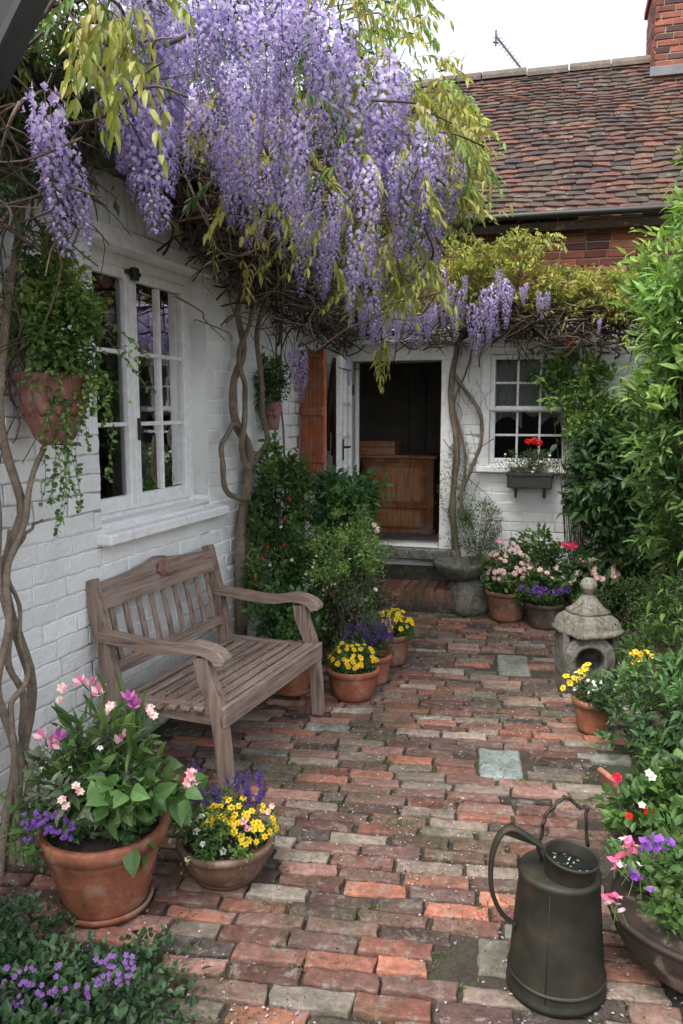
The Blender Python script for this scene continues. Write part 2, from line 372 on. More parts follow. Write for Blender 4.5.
BRIGHT = [(.19, .31, .08), (.15, .27, .065), (.24, .36, .09), (.11, .20, .05)]
YELLOW = [(.28, .30, .06), (.34, .34, .09), (.22, .26, .06), (.30, .27, .08)]
GREY = [(.11, .14, .09), (.08, .11, .06), (.14, .17, .11)]
BARK = (.12, .085, .06)
def curve(pts, n=24, wob=0.0, f=3, s=0):
    pts = np.asarray(pts, float); m = len(pts); t = np.linspace(0, m - 1, n); out = []
    for q in t:
        i = min(int(q), m - 2); x = q - i; p0 = pts[max(i - 1, 0)]; p1 = pts[i]; p2 = pts[i + 1]; p3 = pts[min(i + 2, m - 1)]
        out.append(.5 * ((2 * p1) + (-p0 + p2) * x + (2 * p0 - 5 * p1 + 4 * p2 - p3) * x * x + (-p0 + 3 * p1 - 3 * p2 + p3) * x ** 3))
    out = np.array(out)
    if wob:
        k = np.linspace(0, f * 6.28, n) + s; out = out + wob * np.stack([np.sin(k), np.cos(k * 1.3), .4 * np.sin(k * .7 + 1)], 1)
    return out
def bush(mb, c, r, n, L, W, cols, clump=40, cr=.3, up=.3, shell=(.45, 1.0), tips=None, k=1, droop=.3, zmin=.01, jitC=.2, open_=.7):
    c = np.asarray(c, float); r = np.asarray(r, float)
    d = rdir(clump); cc = d * rnd(*shell, (clump, 1)); ccol = pal(clump, cols, .2)
    i = rng.integers(0, clump, n); cs = cr * rnd(.6, 1.3, clump)
    q = cc[i] + rng.normal(size=(n, 3)) * (cs[i][:, None]) * .5
    P = c + q * r
    D = nrm(q * open_ + rng.normal(size=(n, 3)) * .6 + A3(0, 0, up))
    N = nrm(A3(0, 0, 1) + rng.normal(size=(n, 3)) * .55 + q * .3)
    C = ccol[i] * (1 + rng.uniform(-jitC, jitC, (n, 1)))
    if tips is not None:
        m = (np.linalg.norm(q, axis=1) > .95) & (rng.random(n) < .6); C[m] = pal(int(m.sum()), tips, .2)
    ok = P[:, 2] > zmin
    Ls = L * rnd(.6, 1.3, n)
    mb.leaves(P[ok], D[ok], N[ok], Ls[ok], (Ls * W / L)[ok], C[ok], curl=droop, k=k)
def stems(mb, base, c, r, n, rad=.003, col=(.09, .09, .04)):
    for _ in range(n):
        e = np.asarray(c) + rdir(1)[0] * np.asarray(r) * rnd(.5, .95); b = np.asarray(base) + A3(rnd(-1, 1), rnd(-1, 1), 0) * np.asarray(r) * .25
        m = (b + e) / 2 + A3(rnd(-.2, .2), rnd(-.2, .2), .1) * np.asarray(r)
        mb.tube(curve([b, m, e], 8), np.linspace(rad, rad * .5, 8), 5, col)

# ------------------------------------------------------------------ flower templates (meshes shared by every flower of a kind)
def fl_flat(name, n, L, W, cols, eye=(.5, .35, .02), cup=.25, layers=1, eyer=.2):
    mb = MB()
    for ly in range(layers):
        a = np.arange(n) * 2 * math.pi / n + ly * .5; z = cup + ly * .45
        D = np.stack([np.cos(a), np.sin(a), np.full(n, z)], 1); sc = 1 - ly * .22
        mb.leaves(np.zeros((n, 3)) + D * L * .08, D, np.array([0, 0, 1.]) - D * .3, L * sc, W * sc, pal(n, cols, .15), curl=.2, fold=.06, k=2)
    mb.lathe((0, 0, L * .05), [(.001, 0), (L * eyer, .004), (L * eyer * .7, L * .18), (.001, L * .22)], 6, eye)
    return mb.build(name, M_petal, link=False)
def fl_ball(name, rad, n, cols, petal=.5, stem=0):
    mb = MB(); d = rdir(n); d[:, 2] = np.abs(d[:, 2]) * .9 - .15; d = nrm(d)
    for j in range(3):
        t = nrm(np.cross(d, rdir(n))); mb.leaves(d * rad * .75, t + d * .8, d, rad * petal, rad * petal * .9, pal(n, cols, .2), curl=.3, fold=.1)
    return mb.build(name, M_petal, link=False)
def fl_spike(name, L, R_, n, cols, stemcol=(.08, .12, .04)):
    mb = MB(); t = rng.random(n); a = rnd(0, 6.28, n); D = np.stack([np.cos(a), np.sin(a), rnd(.1, .9, n)], 1)
    P = np.stack([np.cos(a) * R_ * .3, np.sin(a) * R_ * .3, t * L], 1); s = R_ * (1.15 - t * .7)
    mb.leaves(P, D, A3(0, 0, 1) - D * .2, s, s * .8, pal(n, cols, .3), curl=.1)
    mb.tube([(0, 0, -.03), (0, 0, L)], .0015, 4, stemcol)
    return mb.build(name, M_petal, link=False)
def fl_pea(name, L, c1, c2):
    mb = MB()
    a = np.array([-.55, .55]); D = np.stack([np.sin(a), [.25, .25], np.cos(a)], 1)
    mb.leaves(np.zeros((2, 3)), D, (0, -1, .25), L, L * .95, pal(2, [c1], .1), curl=.35, fold=.1, k=3)
    a = np.array([-.4, .4]); D = np.stack([np.sin(a), [-.9, -.9], [.4, .4]], 1)
    mb.leaves(np.zeros((2, 3)), D, (0, .2, 1), L * .7, L * .5, pal(2, [c2], .1), curl=.3, fold=.2, k=2)
    mb.leaves([(0, 0, 0)], [(0, -.8, .1)], (0, 0, 1), L * .55, L * .35, [c2], curl=.4, k=2)
    mb.tube([(0, .01, -.035), (0, .004, -.01), (0, 0, 0)], .0012, 4, (.09, .15, .04))
    return mb.build(name, M_petal, link=False)
def fl_tulip(name, L, c1, c2):
    mb = MB(); n = 6; a = np.arange(n) * math.pi / 3; D = np.stack([np.cos(a) * .45, np.sin(a) * .45, np.ones(n)], 1)
    P = np.stack([np.cos(a) * L * .1, np.sin(a) * L * .1, np.zeros(n)], 1); N = -np.stack([np.cos(a), np.sin(a), np.zeros(n)], 1)
    mb.leaves(P, D, N, L * rnd(.85, 1.15, n), L * .6, np.where(np.arange(n)[:, None] % 2 == 0, np.array([c1]), np.array([c2])) * rnd(.85, 1.1, (n, 1)), curl=.25, fold=-.15, k=3)
    mb.tube([(0, 0, -.05), (0, 0, .005)], .002, 5, (.09, .16, .04))
    return mb.build(name, M_petal, link=False)
YEL = [(.75, .52, .02), (.8, .6, .04)]; WHT = [(.75, .74, .68), (.8, .78, .74)]; PNK = [(.75, .28, .4), (.8, .42, .5), (.7, .2, .34)]; PUR = [(.16, .05, .35), (.22, .08, .42), (.12, .04, .28)]
F_pansy = fl_flat('flower', 5, .020, .022, YEL, (.3, .12, .02), .15)
F_yel = fl_flat('flower', 6, .013, .010, YEL, (.5, .25, .02), .3)
F_white = fl_flat('flower', 5, .011, .010, WHT, (.6, .5, .1), .2)
F_pink = fl_flat('flower', 5, .016, .014, PNK, (.7, .5, .3), .3, 2)
F_pinkw = fl_flat('flower', 6, .022, .018, [(.8, .6, .58), (.8, .7, .62), (.78, .42, .45)], (.7, .6, .3), .3, 2)
F_purp = fl_flat('flower', 5, .011, .010, PUR, (.5, .4, .5), .2)
F_lav = fl_spike('flower_spike', .07, .011, 60, [(.13, .07, .30), (.18, .10, .38), (.09, .05, .2)])
F_purb = fl_ball('flower', .028, 26, [(.2, .08, .42), (.28, .12, .5)])
F_rose = fl_flat('flower', 7, .032, .034, [(.7, .06, .16), (.75, .1, .22)], (.6, .05, .12), .25, 4)
F_ger = fl_ball('flower', .026, 30, [(.62, .015, .02), (.7, .03, .03)], .7)
F_gerw = fl_ball('flower', .026, 30, [(.75, .7, .68), (.8, .6, .62)], .7)
F_peap = fl_pea('flower', .019, (.78, .18, .36), (.85, .5, .55))
F_peav = fl_pea('flower', .018, (.30, .10, .45), (.22, .08, .5))
F_peaw = fl_pea('flower', .017, (.78, .68, .68), (.8, .75, .7))
F_tul = fl_tulip('flower', .036, (.7, .22, .38), (.82, .6, .62))
F_tulp = fl_tulip('flower', .036, (.35, .06, .3), (.6, .2, .45))
F_carn = fl_flat('flower', 9, .026, .02, [(.8, .62, .62), (.75, .3, .38)], (.8, .5, .5), .3, 4)
def scatter_fl(par, me, name, c, r, n, sc=(.8, 1.2), up=.6, shell=(.95, 1.1), toward=True, zlo=-.1, **kw):
    c = np.asarray(c, float); r = np.asarray(r, float); k = 0
    while k < n:
        d = rdir(1)[0]
        if d[2] < zlo: continue
        if toward and rnd(0, 1) > .5 + .6 * (-d[1]): continue
        put(me, name, par, c + d * r * rnd(*shell), nrm(d + A3(0, -.5, up) + rng.normal(size=3) * .2), rnd(*sc), **kw); k += 1
def placed_fl(par, me, name, pts, y, sc=1.0, nv=(0, -.7, .7)):
    for q in pts:
        yy = q[2] if len(q) > 2 else y
        put(me, name, par, onray(q[0], q[1], yy), nrm(A3(*nv) + rng.normal(size=3) * .25), sc * rnd(.9, 1.15))

# ================================================================== SETTING: ground and brick path
mb = MB(); g = np.concatenate([[-400, -60, -15], np.linspace(-5, 8, 60), [20, 60, 400]]); X, Y = np.meshgrid(g, g + 3, indexing='ij')
near = (np.abs(X) < 6) & (np.abs(Y - 4) < 6)
Z = -.016 + near * noise(np.stack([X, Y, X * 0], -1), 4) * .003; k = len(g)
i = np.arange(k - 1)[:, None] * k; j = np.arange(k - 1)[None]
mb.add(np.stack([X, Y, Z], -1).reshape(-1, 3), [np.stack([i + j, i + k + j, i + k + j + 1, i + j + 1], -1).reshape(-1, 4)], (.1, .1, .1))
mb.build('ground', M_ground, smooth=True, kind='structure')

TH = R(9)
PF = Frame((0, 0, 0), (math.cos(TH), -math.sin(TH), 0), (math.sin(TH), math.cos(TH), 0), (0, 0, 1))
def proj(P):
    P = np.asarray(P, float); y = P[..., 1]; z = P[..., 2] - H
    dz = y * math.cos(PITCH) - z * math.sin(PITCH); dv = -(y * math.sin(PITCH) + z * math.cos(PITCH))
    return 341.5 + F * P[..., 0] / dz, 512 + F * dv / dz
BC = [((.20, .105, .085), 4), ((.30, .15, .115), 3), ((.27, .20, .16), 2.4), ((.33, .27, .22), 1.5), ((.17, .075, .055), 5), ((.11, .06, .05), 4), ((.26, .095, .06), 3.2), ((.40, .135, .075), 1.1), ((.17, .13, .10), 1.8), ((.25, .20, .15), 1.3), ((.27, .29, .25), .9), ((.08, .055, .05), 1.6), ((.30, .15, .12), 1.6)]
bcw = np.array([q[1] for q in BC]); bcw /= bcw.sum(); BCC = np.array([q[0] for q in BC])
slabs = []      # (u0,u1,v0,v1,colour,course-aligned)
def slab_at(px0, px1, py0, py1, col):
    a = G((px0 + px1) / 2, py1); b_ = G((px0 + px1) / 2, py0); wd = (G(px1, py1)[0] - G(px0, py1)[0])
    u = np.dot(a, PF.U); slabs.append([u - wd / 2, u + wd / 2, np.dot(a, PF.V), np.dot(b_, PF.V), col])
slab_at(480, 524, 749, 778, (.24, .29, .27)); slab_at(499, 531, 655, 674, (.24, .25, .21))
slab_at(478, 512, 938, 972, (.21, .19, .15))
cells = []; v = .9; row = 0
right_pts = [(1.6, .93), (2.0, 1.0), (2.6, .95), (3.3, 1.12), (4.2, 1.62), (5.2, 2.3), (6.2, 3.3), (8, 4)]
while v < 7.4:
    h = .077 * rnd(.90, 1.12); u = -3.2 + rnd(0, .2)
    while u < 3.2:
        l = rng.choice([.235, .225, .215, .24, .16, .11], p=[.3, .25, .2, .15, .07, .03]) * rnd(.94, 1.05)
        cu, cv = u + l / 2, v + h / 2; W_ = PF(cu, cv)
        lim = np.interp(W_[1], [q[0] for q in right_pts], [q[1] for q in right_pts]) + rnd(-.06, .06)
        px, py = proj(W_)
        ok = W_[0] < lim and np.dot(W_ - LW.O, LW.N) > .05 and np.dot(W_ - BW.O, BW.N) > .05
        if W_[1] < 2.25 and W_[0] < -.62 + rnd(-.05, .05): ok = False
        for s_ in slabs:
            if s_[0] - .03 < cu < s_[1] + .03 + 0 and s_[2] - .03 < cv < s_[3] + .03: ok = False
            if s_[0] < u + l and u < s_[0] and s_[2] - .03 < cv < s_[3] + .03 and ok and s_[0] - u > .04: l = s_[0] - u
        if ok: cells.append((u, v, l - rnd(.007, .018), h - rnd(.008, .016)))
        u += l
    v += h; row += 1
cells = np.array(cells); m = len(cells)
c = BCC[rng.choice(len(BCC), m, p=bcw)] * rnd(.55, 1.4, (m, 1))
W_ = PF(cells[:, 0], cells[:, 1])
cells[:, 1] += noise(W_, 1.6) * .018
off = noise(W_, 3) * .004 + rng.normal(0, .0028, m)
mb = MB(); mb.bricks(PF, cells[:, 0], cells[:, 1], cells[:, 2], cells[:, 3], off, c, b=.0045, depth=.03, nu=16, nv=9, amp=.0019, tilt=.004, jit=.0085)
for s_ in slabs: mb.bricks(PF, [s_[0]], [s_[2]], [s_[1] - s_[0]], [s_[3] - s_[2]], [.001], np.array(s_[4]), b=.012, depth=.03, nu=16, nv=12, amp=.0025, tilt=.002, jit=.006)
mb.build('brick_path', M_path, smooth=True, kind='structure')
# joints: crumbs, moss tufts and fallen petals
def ground_pts(n, y0=1.7, y1=7.0):
    out = []
    while len(out) < n:
        q = A3(rnd(-1.4, 2.6), rnd(y0, y1), 0)
        if rng.random() > (2.2 / q[1]) + .15: continue
        lim = np.interp(q[1], [z[0] for z in right_pts], [z[1] for z in right_pts])
        if q[0] < lim and np.dot(q - LW.O, LW.N) > .04 and np.dot(q - BW.O, BW.N) > .1: out.append(q)
    return np.array(out)
mb = MB(); P = ground_pts(4600); d = rdir(4600); d[:, 2] = np.abs(d[:, 2]) * .2; P[:, 2] = rnd(.004, .010, 4600)
dens = noise(P, 2.5, 4) + rnd(-.5, .5, 4600) > -.02; n = int(dens.sum())
mb.leaves(P[dens], d[dens], (0, 0, 1), rnd(.006, .015, n), rnd(.004, .010, n), pal(n, [(.50, .42, .50), (.60, .53, .55), (.40, .34, .46), (.25, .19, .15)], .25), curl=.2)
mb.build('fallen_petals', M_petal, kind='stuff', label='pale lilac petals scattered over the brick path', category='petals')
mb = MB(); cen = ground_pts(260); P = np.repeat(cen, 30, 0) + rng.normal(size=(260 * 30, 3)) * [.028, .010, 0]; n = len(P); P[:, 2] = -.006
D = rdir(n); D[:, 2] = np.abs(D[:, 2]) + .3
mb.leaves(P, D, rdir(n), rnd(.006, .016, n), rnd(.003, .006, n), pal(n, [(.07, .11, .02), (.05, .08, .02), (.12, .15, .03)], .3))
P = ground_pts(240); P = np.repeat(P, 16, 0) + rng.normal(size=(240 * 16, 3)) * [.05, .012, 0]; n = len(P); P[:, 2] = -.004; D = rdir(n); D[:, 2] = np.abs(D[:, 2]) + .2
mb.leaves(P, D, rdir(n), rnd(.008, .02, n), rnd(.004, .008, n), pal(n, [(.09, .15, .03), (.06, .10, .025), (.14, .18, .05)], .3))
mb.build('joint_moss', M_leaf, kind='stuff', label='small tufts of green moss and weeds between the path bricks', category='moss')
mb = MB(); P = ground_pts(2600); n = len(P); P[:, 2] = rnd(-.008, .004, n); D = rdir(n)
mb.leaves(P, D, rdir(n), rnd(.004, .012, n), rnd(.004, .010, n), pal(n, [(.05, .035, .025), (.14, .10, .07), (.24, .19, .15)], .3), curl=.1)
mb.build('path_debris', M_soil, kind='stuff', label='brown crumbs of earth and dead leaf bits on the path', category='debris')

# ================================================================== WHITE COTTAGE (left)
WU0, WU1, WV0, WV1 = 2.42, 3.46, 1.085, 2.38
cot = thing('white_cottage', 'white painted brick cottage with a deep casement window, on the left', 'cottage', P0)
mb = MB(); hole = [(WU0, WU1, WV0, WV1)]; sh = (.50, .99, 1.12, 2.08); holes = hole + [sh]
WH = (.86, .86, .85)
mb.wall(LW, -.05, 7.2, -.1, 2.75, -.30, -.0006, holes, WH)
cl = brick_rows(0.0, 6.4, .0, 2.75, .235, .083, .007, holes, .12)
mm = len(cl); mb.bricks(LW, cl[:, 0], cl[:, 1], cl[:, 2], cl[:, 3], np.abs(rng.normal(0, .001, mm)) + .001 + noise(LW(cl[:, 0], cl[:, 1]), 1.5) * .0008, np.array(WH) * rnd(.9, 1.03, (mm, 1)), b=.0026, depth=.006, nu=14, nv=9, amp=.0014, tilt=.0012, jit=.007)
mb.build('wall', M_white, cot, smooth=True)
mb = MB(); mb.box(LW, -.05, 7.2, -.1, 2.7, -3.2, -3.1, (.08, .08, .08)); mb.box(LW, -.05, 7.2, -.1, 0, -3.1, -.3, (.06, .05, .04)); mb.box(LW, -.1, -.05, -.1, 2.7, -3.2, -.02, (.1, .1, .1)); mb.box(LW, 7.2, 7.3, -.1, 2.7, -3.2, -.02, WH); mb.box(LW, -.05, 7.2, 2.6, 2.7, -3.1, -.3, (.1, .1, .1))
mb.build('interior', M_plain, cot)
# segmental painted arch over the window
mb = MB(); n = 17
for q in range(n):
    t = (q + .5) / n * 2 - 1; uc = (WU0 + WU1) / 2 + t * .60; a = t * .34; vz = WV1 + .035 - .05 * t * t
    ca, sa = math.cos(a), math.sin(a); fr = Frame(LW(uc, vz, 0), LW.U * ca - LW.V * sa, LW.V * ca + LW.U * sa, LW.N)
    mb.bricks(fr, [-.031], [0], [.062 ], [.235], [.020 + rnd(-.004, .004)], np.array(WH) * rnd(.92, 1.02), b=.008, depth=.05, nu=7, nv=8, amp=.002, tilt=.003, jit=.003)
mb.build('window_arch', M_white, cot, smooth=True)
mb = MB(); mb.bbox(LW, WU0 - .02, WU1 + .02, WV1 - .052, WV1 + .028, -.21, .028, .006, WH); mb.build('window_head', M_gloss, cot)
mb = MB(); mb.bbox(LW, WU0 - .11, WU1 + .04, WV0 - .085, WV0 - .03, -.13, .075, .010, WH)
mb.bbox(LW, WU0 , WU1 , WV0 - .032, WV0 + .004, -.14, -.004, .006, WH); mb.build('window_sill', M_gloss, cot)
D0 = -.13
win = MB(); win.bbox(LW, WU0, WU0 + .05, WV0, WV1 - .05, D0 - .06, D0 + .035, .005, WH); win.bbox(LW, WU1 - .05, WU1, WV0, WV1 - .05, D0 - .06, D0 + .035, .005, WH)
win.bbox(LW, WU0 + .05, WU1 - .05, WV1 - .11, WV1 - .05, D0 - .06, D0 + .035, .005, WH); win.bbox(LW, WU0 + .05, WU1 - .05, WV0 + .0, WV0 + .03, D0 - .06, D0 + .025, .005, WH)
frm = win.build('window_frame', M_gloss, cot)
def sash(fr, u0, u1, v0, v1, n0, cols, rows, par, name='casement', st=.048, bar=.020, rail=.07, mat_=None, curtain=False):
    mb = MB(); mb.bbox(fr, u0, u0 + st, v0, v1, n0, n0 + .042, .004, WH); mb.bbox(fr, u1 - st, u1, v0, v1, n0, n0 + .042, .004, WH)
    mb.bbox(fr, u0 + st, u1 - st, v1 - st, v1, n0 + .001, n0 + .041, .004, WH); mb.bbox(fr, u0 + st, u1 - st, v0, v0 + rail, n0 + .001, n0 + .041, .004, WH)
    iu0, iu1, iv0, iv1 = u0 + st, u1 - st, v0 + rail, v1 - st; pw = (iu1 - iu0) / cols; ph = (iv1 - iv0) / rows
    for q in range(1, cols): mb.bbox(fr, iu0 + q * pw - bar / 2, iu0 + q * pw + bar / 2, iv0, iv1, n0 + .006, n0 + .034, .004, WH)
    for q in range(1, rows): mb.bbox(fr, iu0, iu1, iv0 + q * ph - bar / 2, iv0 + q * ph + bar / 2, n0 + .008, n0 + .032, .004, WH)
    o = mb.build(name, mat_ or M_gloss, par)
    for a in range(cols):
        for b_ in range(rows):
            g_ = MB(); g_.box(fr, iu0 + a * pw + .006, iu0 + (a + 1) * pw - .006, iv0 + b_ * ph + .006, iv0 + (b_ + 1) * ph - .006, n0 + .012, n0 + .015)
            x = g_.build('pane', M_glass, None); x.parent = o; x.matrix_parent_inverse = Matrix.Identity(4); 
            for vv in x.data.vertices: vv.co = vv.co - Vector(par.location)
    return o
mid = 3.02
sash(LW, WU0 + .05, mid, WV0 + .03, WV1 - .11, D0, 2, 3, cot)
sash(LW, mid + .004, WU1 - .05, WV0 + .03, WV1 - .11, D0, 1, 3, cot)
mb = MB(); mb.bbox(LW, mid - .028, mid - .016, 1.45, 1.56, D0 + .042, D0 + .058, .003, (.02, .02, .02)); mb.bbox(LW, mid - .034, mid - .010, 1.49, 1.51, D0 + .058, D0 + .07, .003, (.02, .02, .02)); mb.build('window_catch', M_black, cot)
mb = MB(); mb.bbox(LW, mid - .07, mid + .06, WV1 - .135, WV1 - .115, D0 + .045, D0 + .06, .003, (.02, .02, .02)); mb.bbox(LW, mid - .03, mid + .02, WV1 - .16, WV1 - .1, D0 + .05, D0 + .075, .004, (.02, .02, .02)); mb.build('window_latch', M_black, cot)
# pale curtain strips inside
for (a, b_) in ((WU0 + .08, WU0 + .30), (mid - .13, mid + .02)):
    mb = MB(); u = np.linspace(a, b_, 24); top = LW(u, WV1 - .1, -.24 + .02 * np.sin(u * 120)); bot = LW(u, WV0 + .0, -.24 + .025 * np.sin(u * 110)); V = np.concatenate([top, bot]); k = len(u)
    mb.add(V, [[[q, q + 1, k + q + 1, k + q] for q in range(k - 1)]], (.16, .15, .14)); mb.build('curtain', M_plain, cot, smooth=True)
# far small shuttered opening near the corner
mb = MB(); mb.box(LW, sh[0], sh[1], sh[2], sh[3], -.22, -.20, (.55, .52, .50)); mb.bbox(LW, sh[0] - .0, sh[1] , sh[3] - .05, sh[3] + .0, -.2, .02, .004, WH); mb.build('recess_board', M_plain, cot)
mb = MB(); fr = Frame(LW(1.0, 1.10, .18), nrm(LW.N * .93 + LW.U * .36), LW.V, nrm(LW.U * .93 - LW.N * .36))
for q in range(3): mb.bbox(fr, -.02 - q * .078, .055 - q * .078, 0, .93, 0, .03, .004, (.38, .10, .03))
for vz in (.12, .46, .8): mb.bbox(fr, -.17, .055, vz, vz + .06, .03, .05, .004, (.34, .09, .03))
mb.build('shutter', M_wz, cot)
# plain dark roof of the white cottage
def tile_roof(mb, fr, u0, u1, vl, ex=.15, tw=.17, cols=None, sag=0.0, nrow=None):
    nr = nrow or int(vl / ex); us = []; 
    for r_ in range(nr):
        u = u0 - tw * (r_ % 2) * .5 + rnd(-.02, .02)
        while u < u1:
            w_ = tw * rnd(.93, 1.04); us.append((u, r_ * ex + rng.normal(0, .007), w_ - .004, rnd(0, .012), rng.normal(0, .009))); u += w_
    t = np.array(us); m = len(t); a = t[:, 0]; b_ = a + t[:, 2]; v0 = t[:, 1]; v1 = v0 + ex * 1.5; lift = t[:, 3]; tl = t[:, 4]
    def S(u, v): q = np.stack([u, v, u * 0], -1); return sag * (noise(q, 1.1, 2) * .8 + noise(q, 2.7, 5) * .35) - abs(sag) * 1.5 * np.sin(np.clip((u - u0) / (u1 - u0), 0, 1) * math.pi)
    th = .010; cs = []
    for (uu, vv, nn) in ((a, v0 - tl, .025 + lift), (b_, v0 + tl, .025 + lift * .4), (b_, v1, .004 + 0 * lift), (a, v1, .004 + 0 * lift)):
        cs.append(fr(uu, vv, nn + S(uu, vv)))
    mid_ = fr((a + b_) / 2, v0, .027 + lift * .7 + S((a + b_) / 2, v0)); midt = fr((a + b_) / 2, v1, .012 + S((a + b_) / 2, v1))
    dn = -fr.N * (th + .012)
    V = np.stack([cs[0], mid_, cs[1], cs[2], midt, cs[3], cs[0] + dn, mid_ + dn, cs[1] + dn, cs[2] + dn, midt + dn, cs[3] + dn], 1).reshape(-1, 3)
    f = np.array([[0, 1, 4, 5], [1, 2, 3, 4], [6, 7, 1, 0], [7, 8, 2, 1], [8, 9, 3, 2], [11, 6, 0, 5]])
    mb.add(V, [(np.arange(m)[:, None, None] * 12 + f[None]).reshape(-1, 4)], np.repeat(pal(m, cols, .22), 12, 0))
TC = [(.080, .038, .028), (.060, .033, .027), (.115, .047, .032), (.048, .033, .029), (.066, .034, .029), (.105, .045, .032), (.033, .026, .025), (.085, .055, .042)]
pit = R(33)
mb = MB(); RF = Frame(LW(0, 2.70, .22), LW.U, nrm(LW.V * math.sin(pit) - LW.N * math.cos(pit)), nrm(LW.V * math.cos(pit) + LW.N * math.sin(pit)))
tile_roof(mb, RF, -.1, 7.3, 3.6, .2, .2, [(.10, .055, .045), (.075, .05, .04), (.13, .06, .045)], 0.0)
mb.box(RF, -.1, 7.3, 0, 3.6, -.06, -.01, (.08, .05, .04)); mb.build('roof', M_tile, cot)
mb = MB(); mb.box(LW, -.1, 7.3, 2.62, 2.70, .0, .22, (.05, .05, .05)); mb.tube([LW(-.1, 2.68, .28), LW(7.3, 2.68, .28)], .055, 12, (.02, .02, .022)); mb.build('gutter', M_black, cot)

# ================================================================== BRICK COTTAGE (back)
ct = thing('brick_cottage', 'old red brick cottage with white painted ground floor, open door and tiled roof', 'cottage', P0)
DH = (.10, .86, .46, 2.0); WB = (1.25, 1.86, 1.17, 2.04); holes = [DH, WB]; TOPB = 2.32; EV = 3.07
mb = MB(); mb.wall(BW, -1.5, 5.2, -.1, TOPB, -.3, -.0015, holes, WH)
cl = brick_rows(-.02, 5.2, 0, TOPB, .225, .078, .007, [(DH[0] - .09, DH[1] + .11, 0, DH[3] + .13), (WB[0] - .06, WB[1] + .06, WB[2] - .06, WB[3] + .06)], .1); mm = len(cl)
mb.bricks(BW, cl[:, 0], cl[:, 1], cl[:, 2], cl[:, 3], np.abs(rng.normal(0, .0015, mm)) + .0005, np.array(WH) * rnd(.9, 1.03, (mm, 1)), b=.003, depth=.006, nu=10, nv=7, amp=.0012)
mb.build('painted_wall', M_white, ct, smooth=True)
mb = MB(); mb.box(BW, -3.2, 5.2, TOPB, EV + .05, -.3, -.012, (.35, .30, .25))
cl = brick_rows(-3.2, 5.2, TOPB, EV, .185, .062, .009, [], .10); mm = len(cl)
mb.bricks(BW, cl[:, 0], cl[:, 1], cl[:, 2], cl[:, 3], rng.normal(0, .002, mm), pal(mm, [(.30, .10, .06), (.25, .08, .052), (.19, .06, .045), (.36, .13, .075), (.12, .05, .045)], .15), b=.006, depth=.02, nu=7, nv=6, amp=.0015)
mb.build('brick_wall', M_redbrick, ct)
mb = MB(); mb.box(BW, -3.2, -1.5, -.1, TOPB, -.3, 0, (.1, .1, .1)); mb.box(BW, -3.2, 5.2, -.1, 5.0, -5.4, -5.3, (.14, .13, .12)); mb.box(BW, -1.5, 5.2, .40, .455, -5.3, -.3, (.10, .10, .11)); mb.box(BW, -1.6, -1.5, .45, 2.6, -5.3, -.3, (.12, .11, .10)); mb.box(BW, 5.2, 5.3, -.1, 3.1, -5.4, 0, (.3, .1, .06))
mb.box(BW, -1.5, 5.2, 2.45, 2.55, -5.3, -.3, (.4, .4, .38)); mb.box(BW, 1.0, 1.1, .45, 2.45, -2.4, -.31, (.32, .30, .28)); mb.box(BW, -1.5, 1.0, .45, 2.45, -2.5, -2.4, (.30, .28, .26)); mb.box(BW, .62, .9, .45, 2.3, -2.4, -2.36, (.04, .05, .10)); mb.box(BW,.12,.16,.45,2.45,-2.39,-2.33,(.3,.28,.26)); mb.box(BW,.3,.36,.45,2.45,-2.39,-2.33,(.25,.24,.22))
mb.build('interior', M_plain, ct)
mb = MB()
mb.bbox(BW, DH[0] - .09, DH[0], .30, DH[3], -.14, .03, .006, WH); mb.bbox(BW, DH[1], DH[1] + .105, .30, DH[3], -.14, .032, .006, WH)
mb.bbox(BW, DH[0] - .09, DH[1] + .105, DH[3], DH[3] + .13, -.14, .036, .006, WH); mb.bbox(BW, DH[0] - .10, DH[1] + .12, DH[3] + .13, DH[3] + .16, -.1, .06, .006, WH)
mb.bbox(BW, DH[0] + .0, DH[0] + .03, .46, DH[3], -.16, -.142, .003, WH)
mb.build('door_frame', M_gloss, ct)
mb = MB(); mb.bbox(BW, DH[0] - .12, DH[1] + .16, .36, .455, -.30, .10, .014, (.26, .25, .22)); mb.build('threshold', M_stone, ct)
mb = MB(); mb.bbox(BW, DH[0] - .06, DH[1] + .10, .17, .298, -.01, .05, .006, (.05, .035, .03)); mb.build('riser', M_path, ct)
# open glazed door leaf
dv = nrm(A3(-.13, -1, 0)); dn = A3(-dv[1], dv[0], 0) * -1
hp = BW(DH[0] - .02, 0, .04); DF = Frame(hp, dv, (0, 0, 1), nrm(A3(1, -.13, 0)))
dl = sash(DF, 0.0, .74, .47, 2.0, 0, 2, 4, ct, 'door', st=.085, bar=.022, rail=.40)
mb = MB(); mb.bbox(DF, .66, .70, 1.22, 1.38, .043, .052, .003, (.02, .02, .02)); mb.tube([DF(.68, 1.32, .05), DF(.68, 1.32, .09), DF(.60, 1.32, .09)], .009, 8, (.02, .02, .02))
x = mb.build('door_handle', M_black, None); 
for vv in x.data.vertices: vv.co = vv.co - Vector(ct.location)
x.parent = dl
for zz in (.75, 1.72):
    mb = MB(); mb.bbox(DF, -.012, .05, zz, zz + .09, .043, .05, .003, (.02, .02, .02)); x = mb.build('hinge', M_black, None)
    for vv in x.data.vertices: vv.co = vv.co - Vector(ct.location)
    x.parent = dl
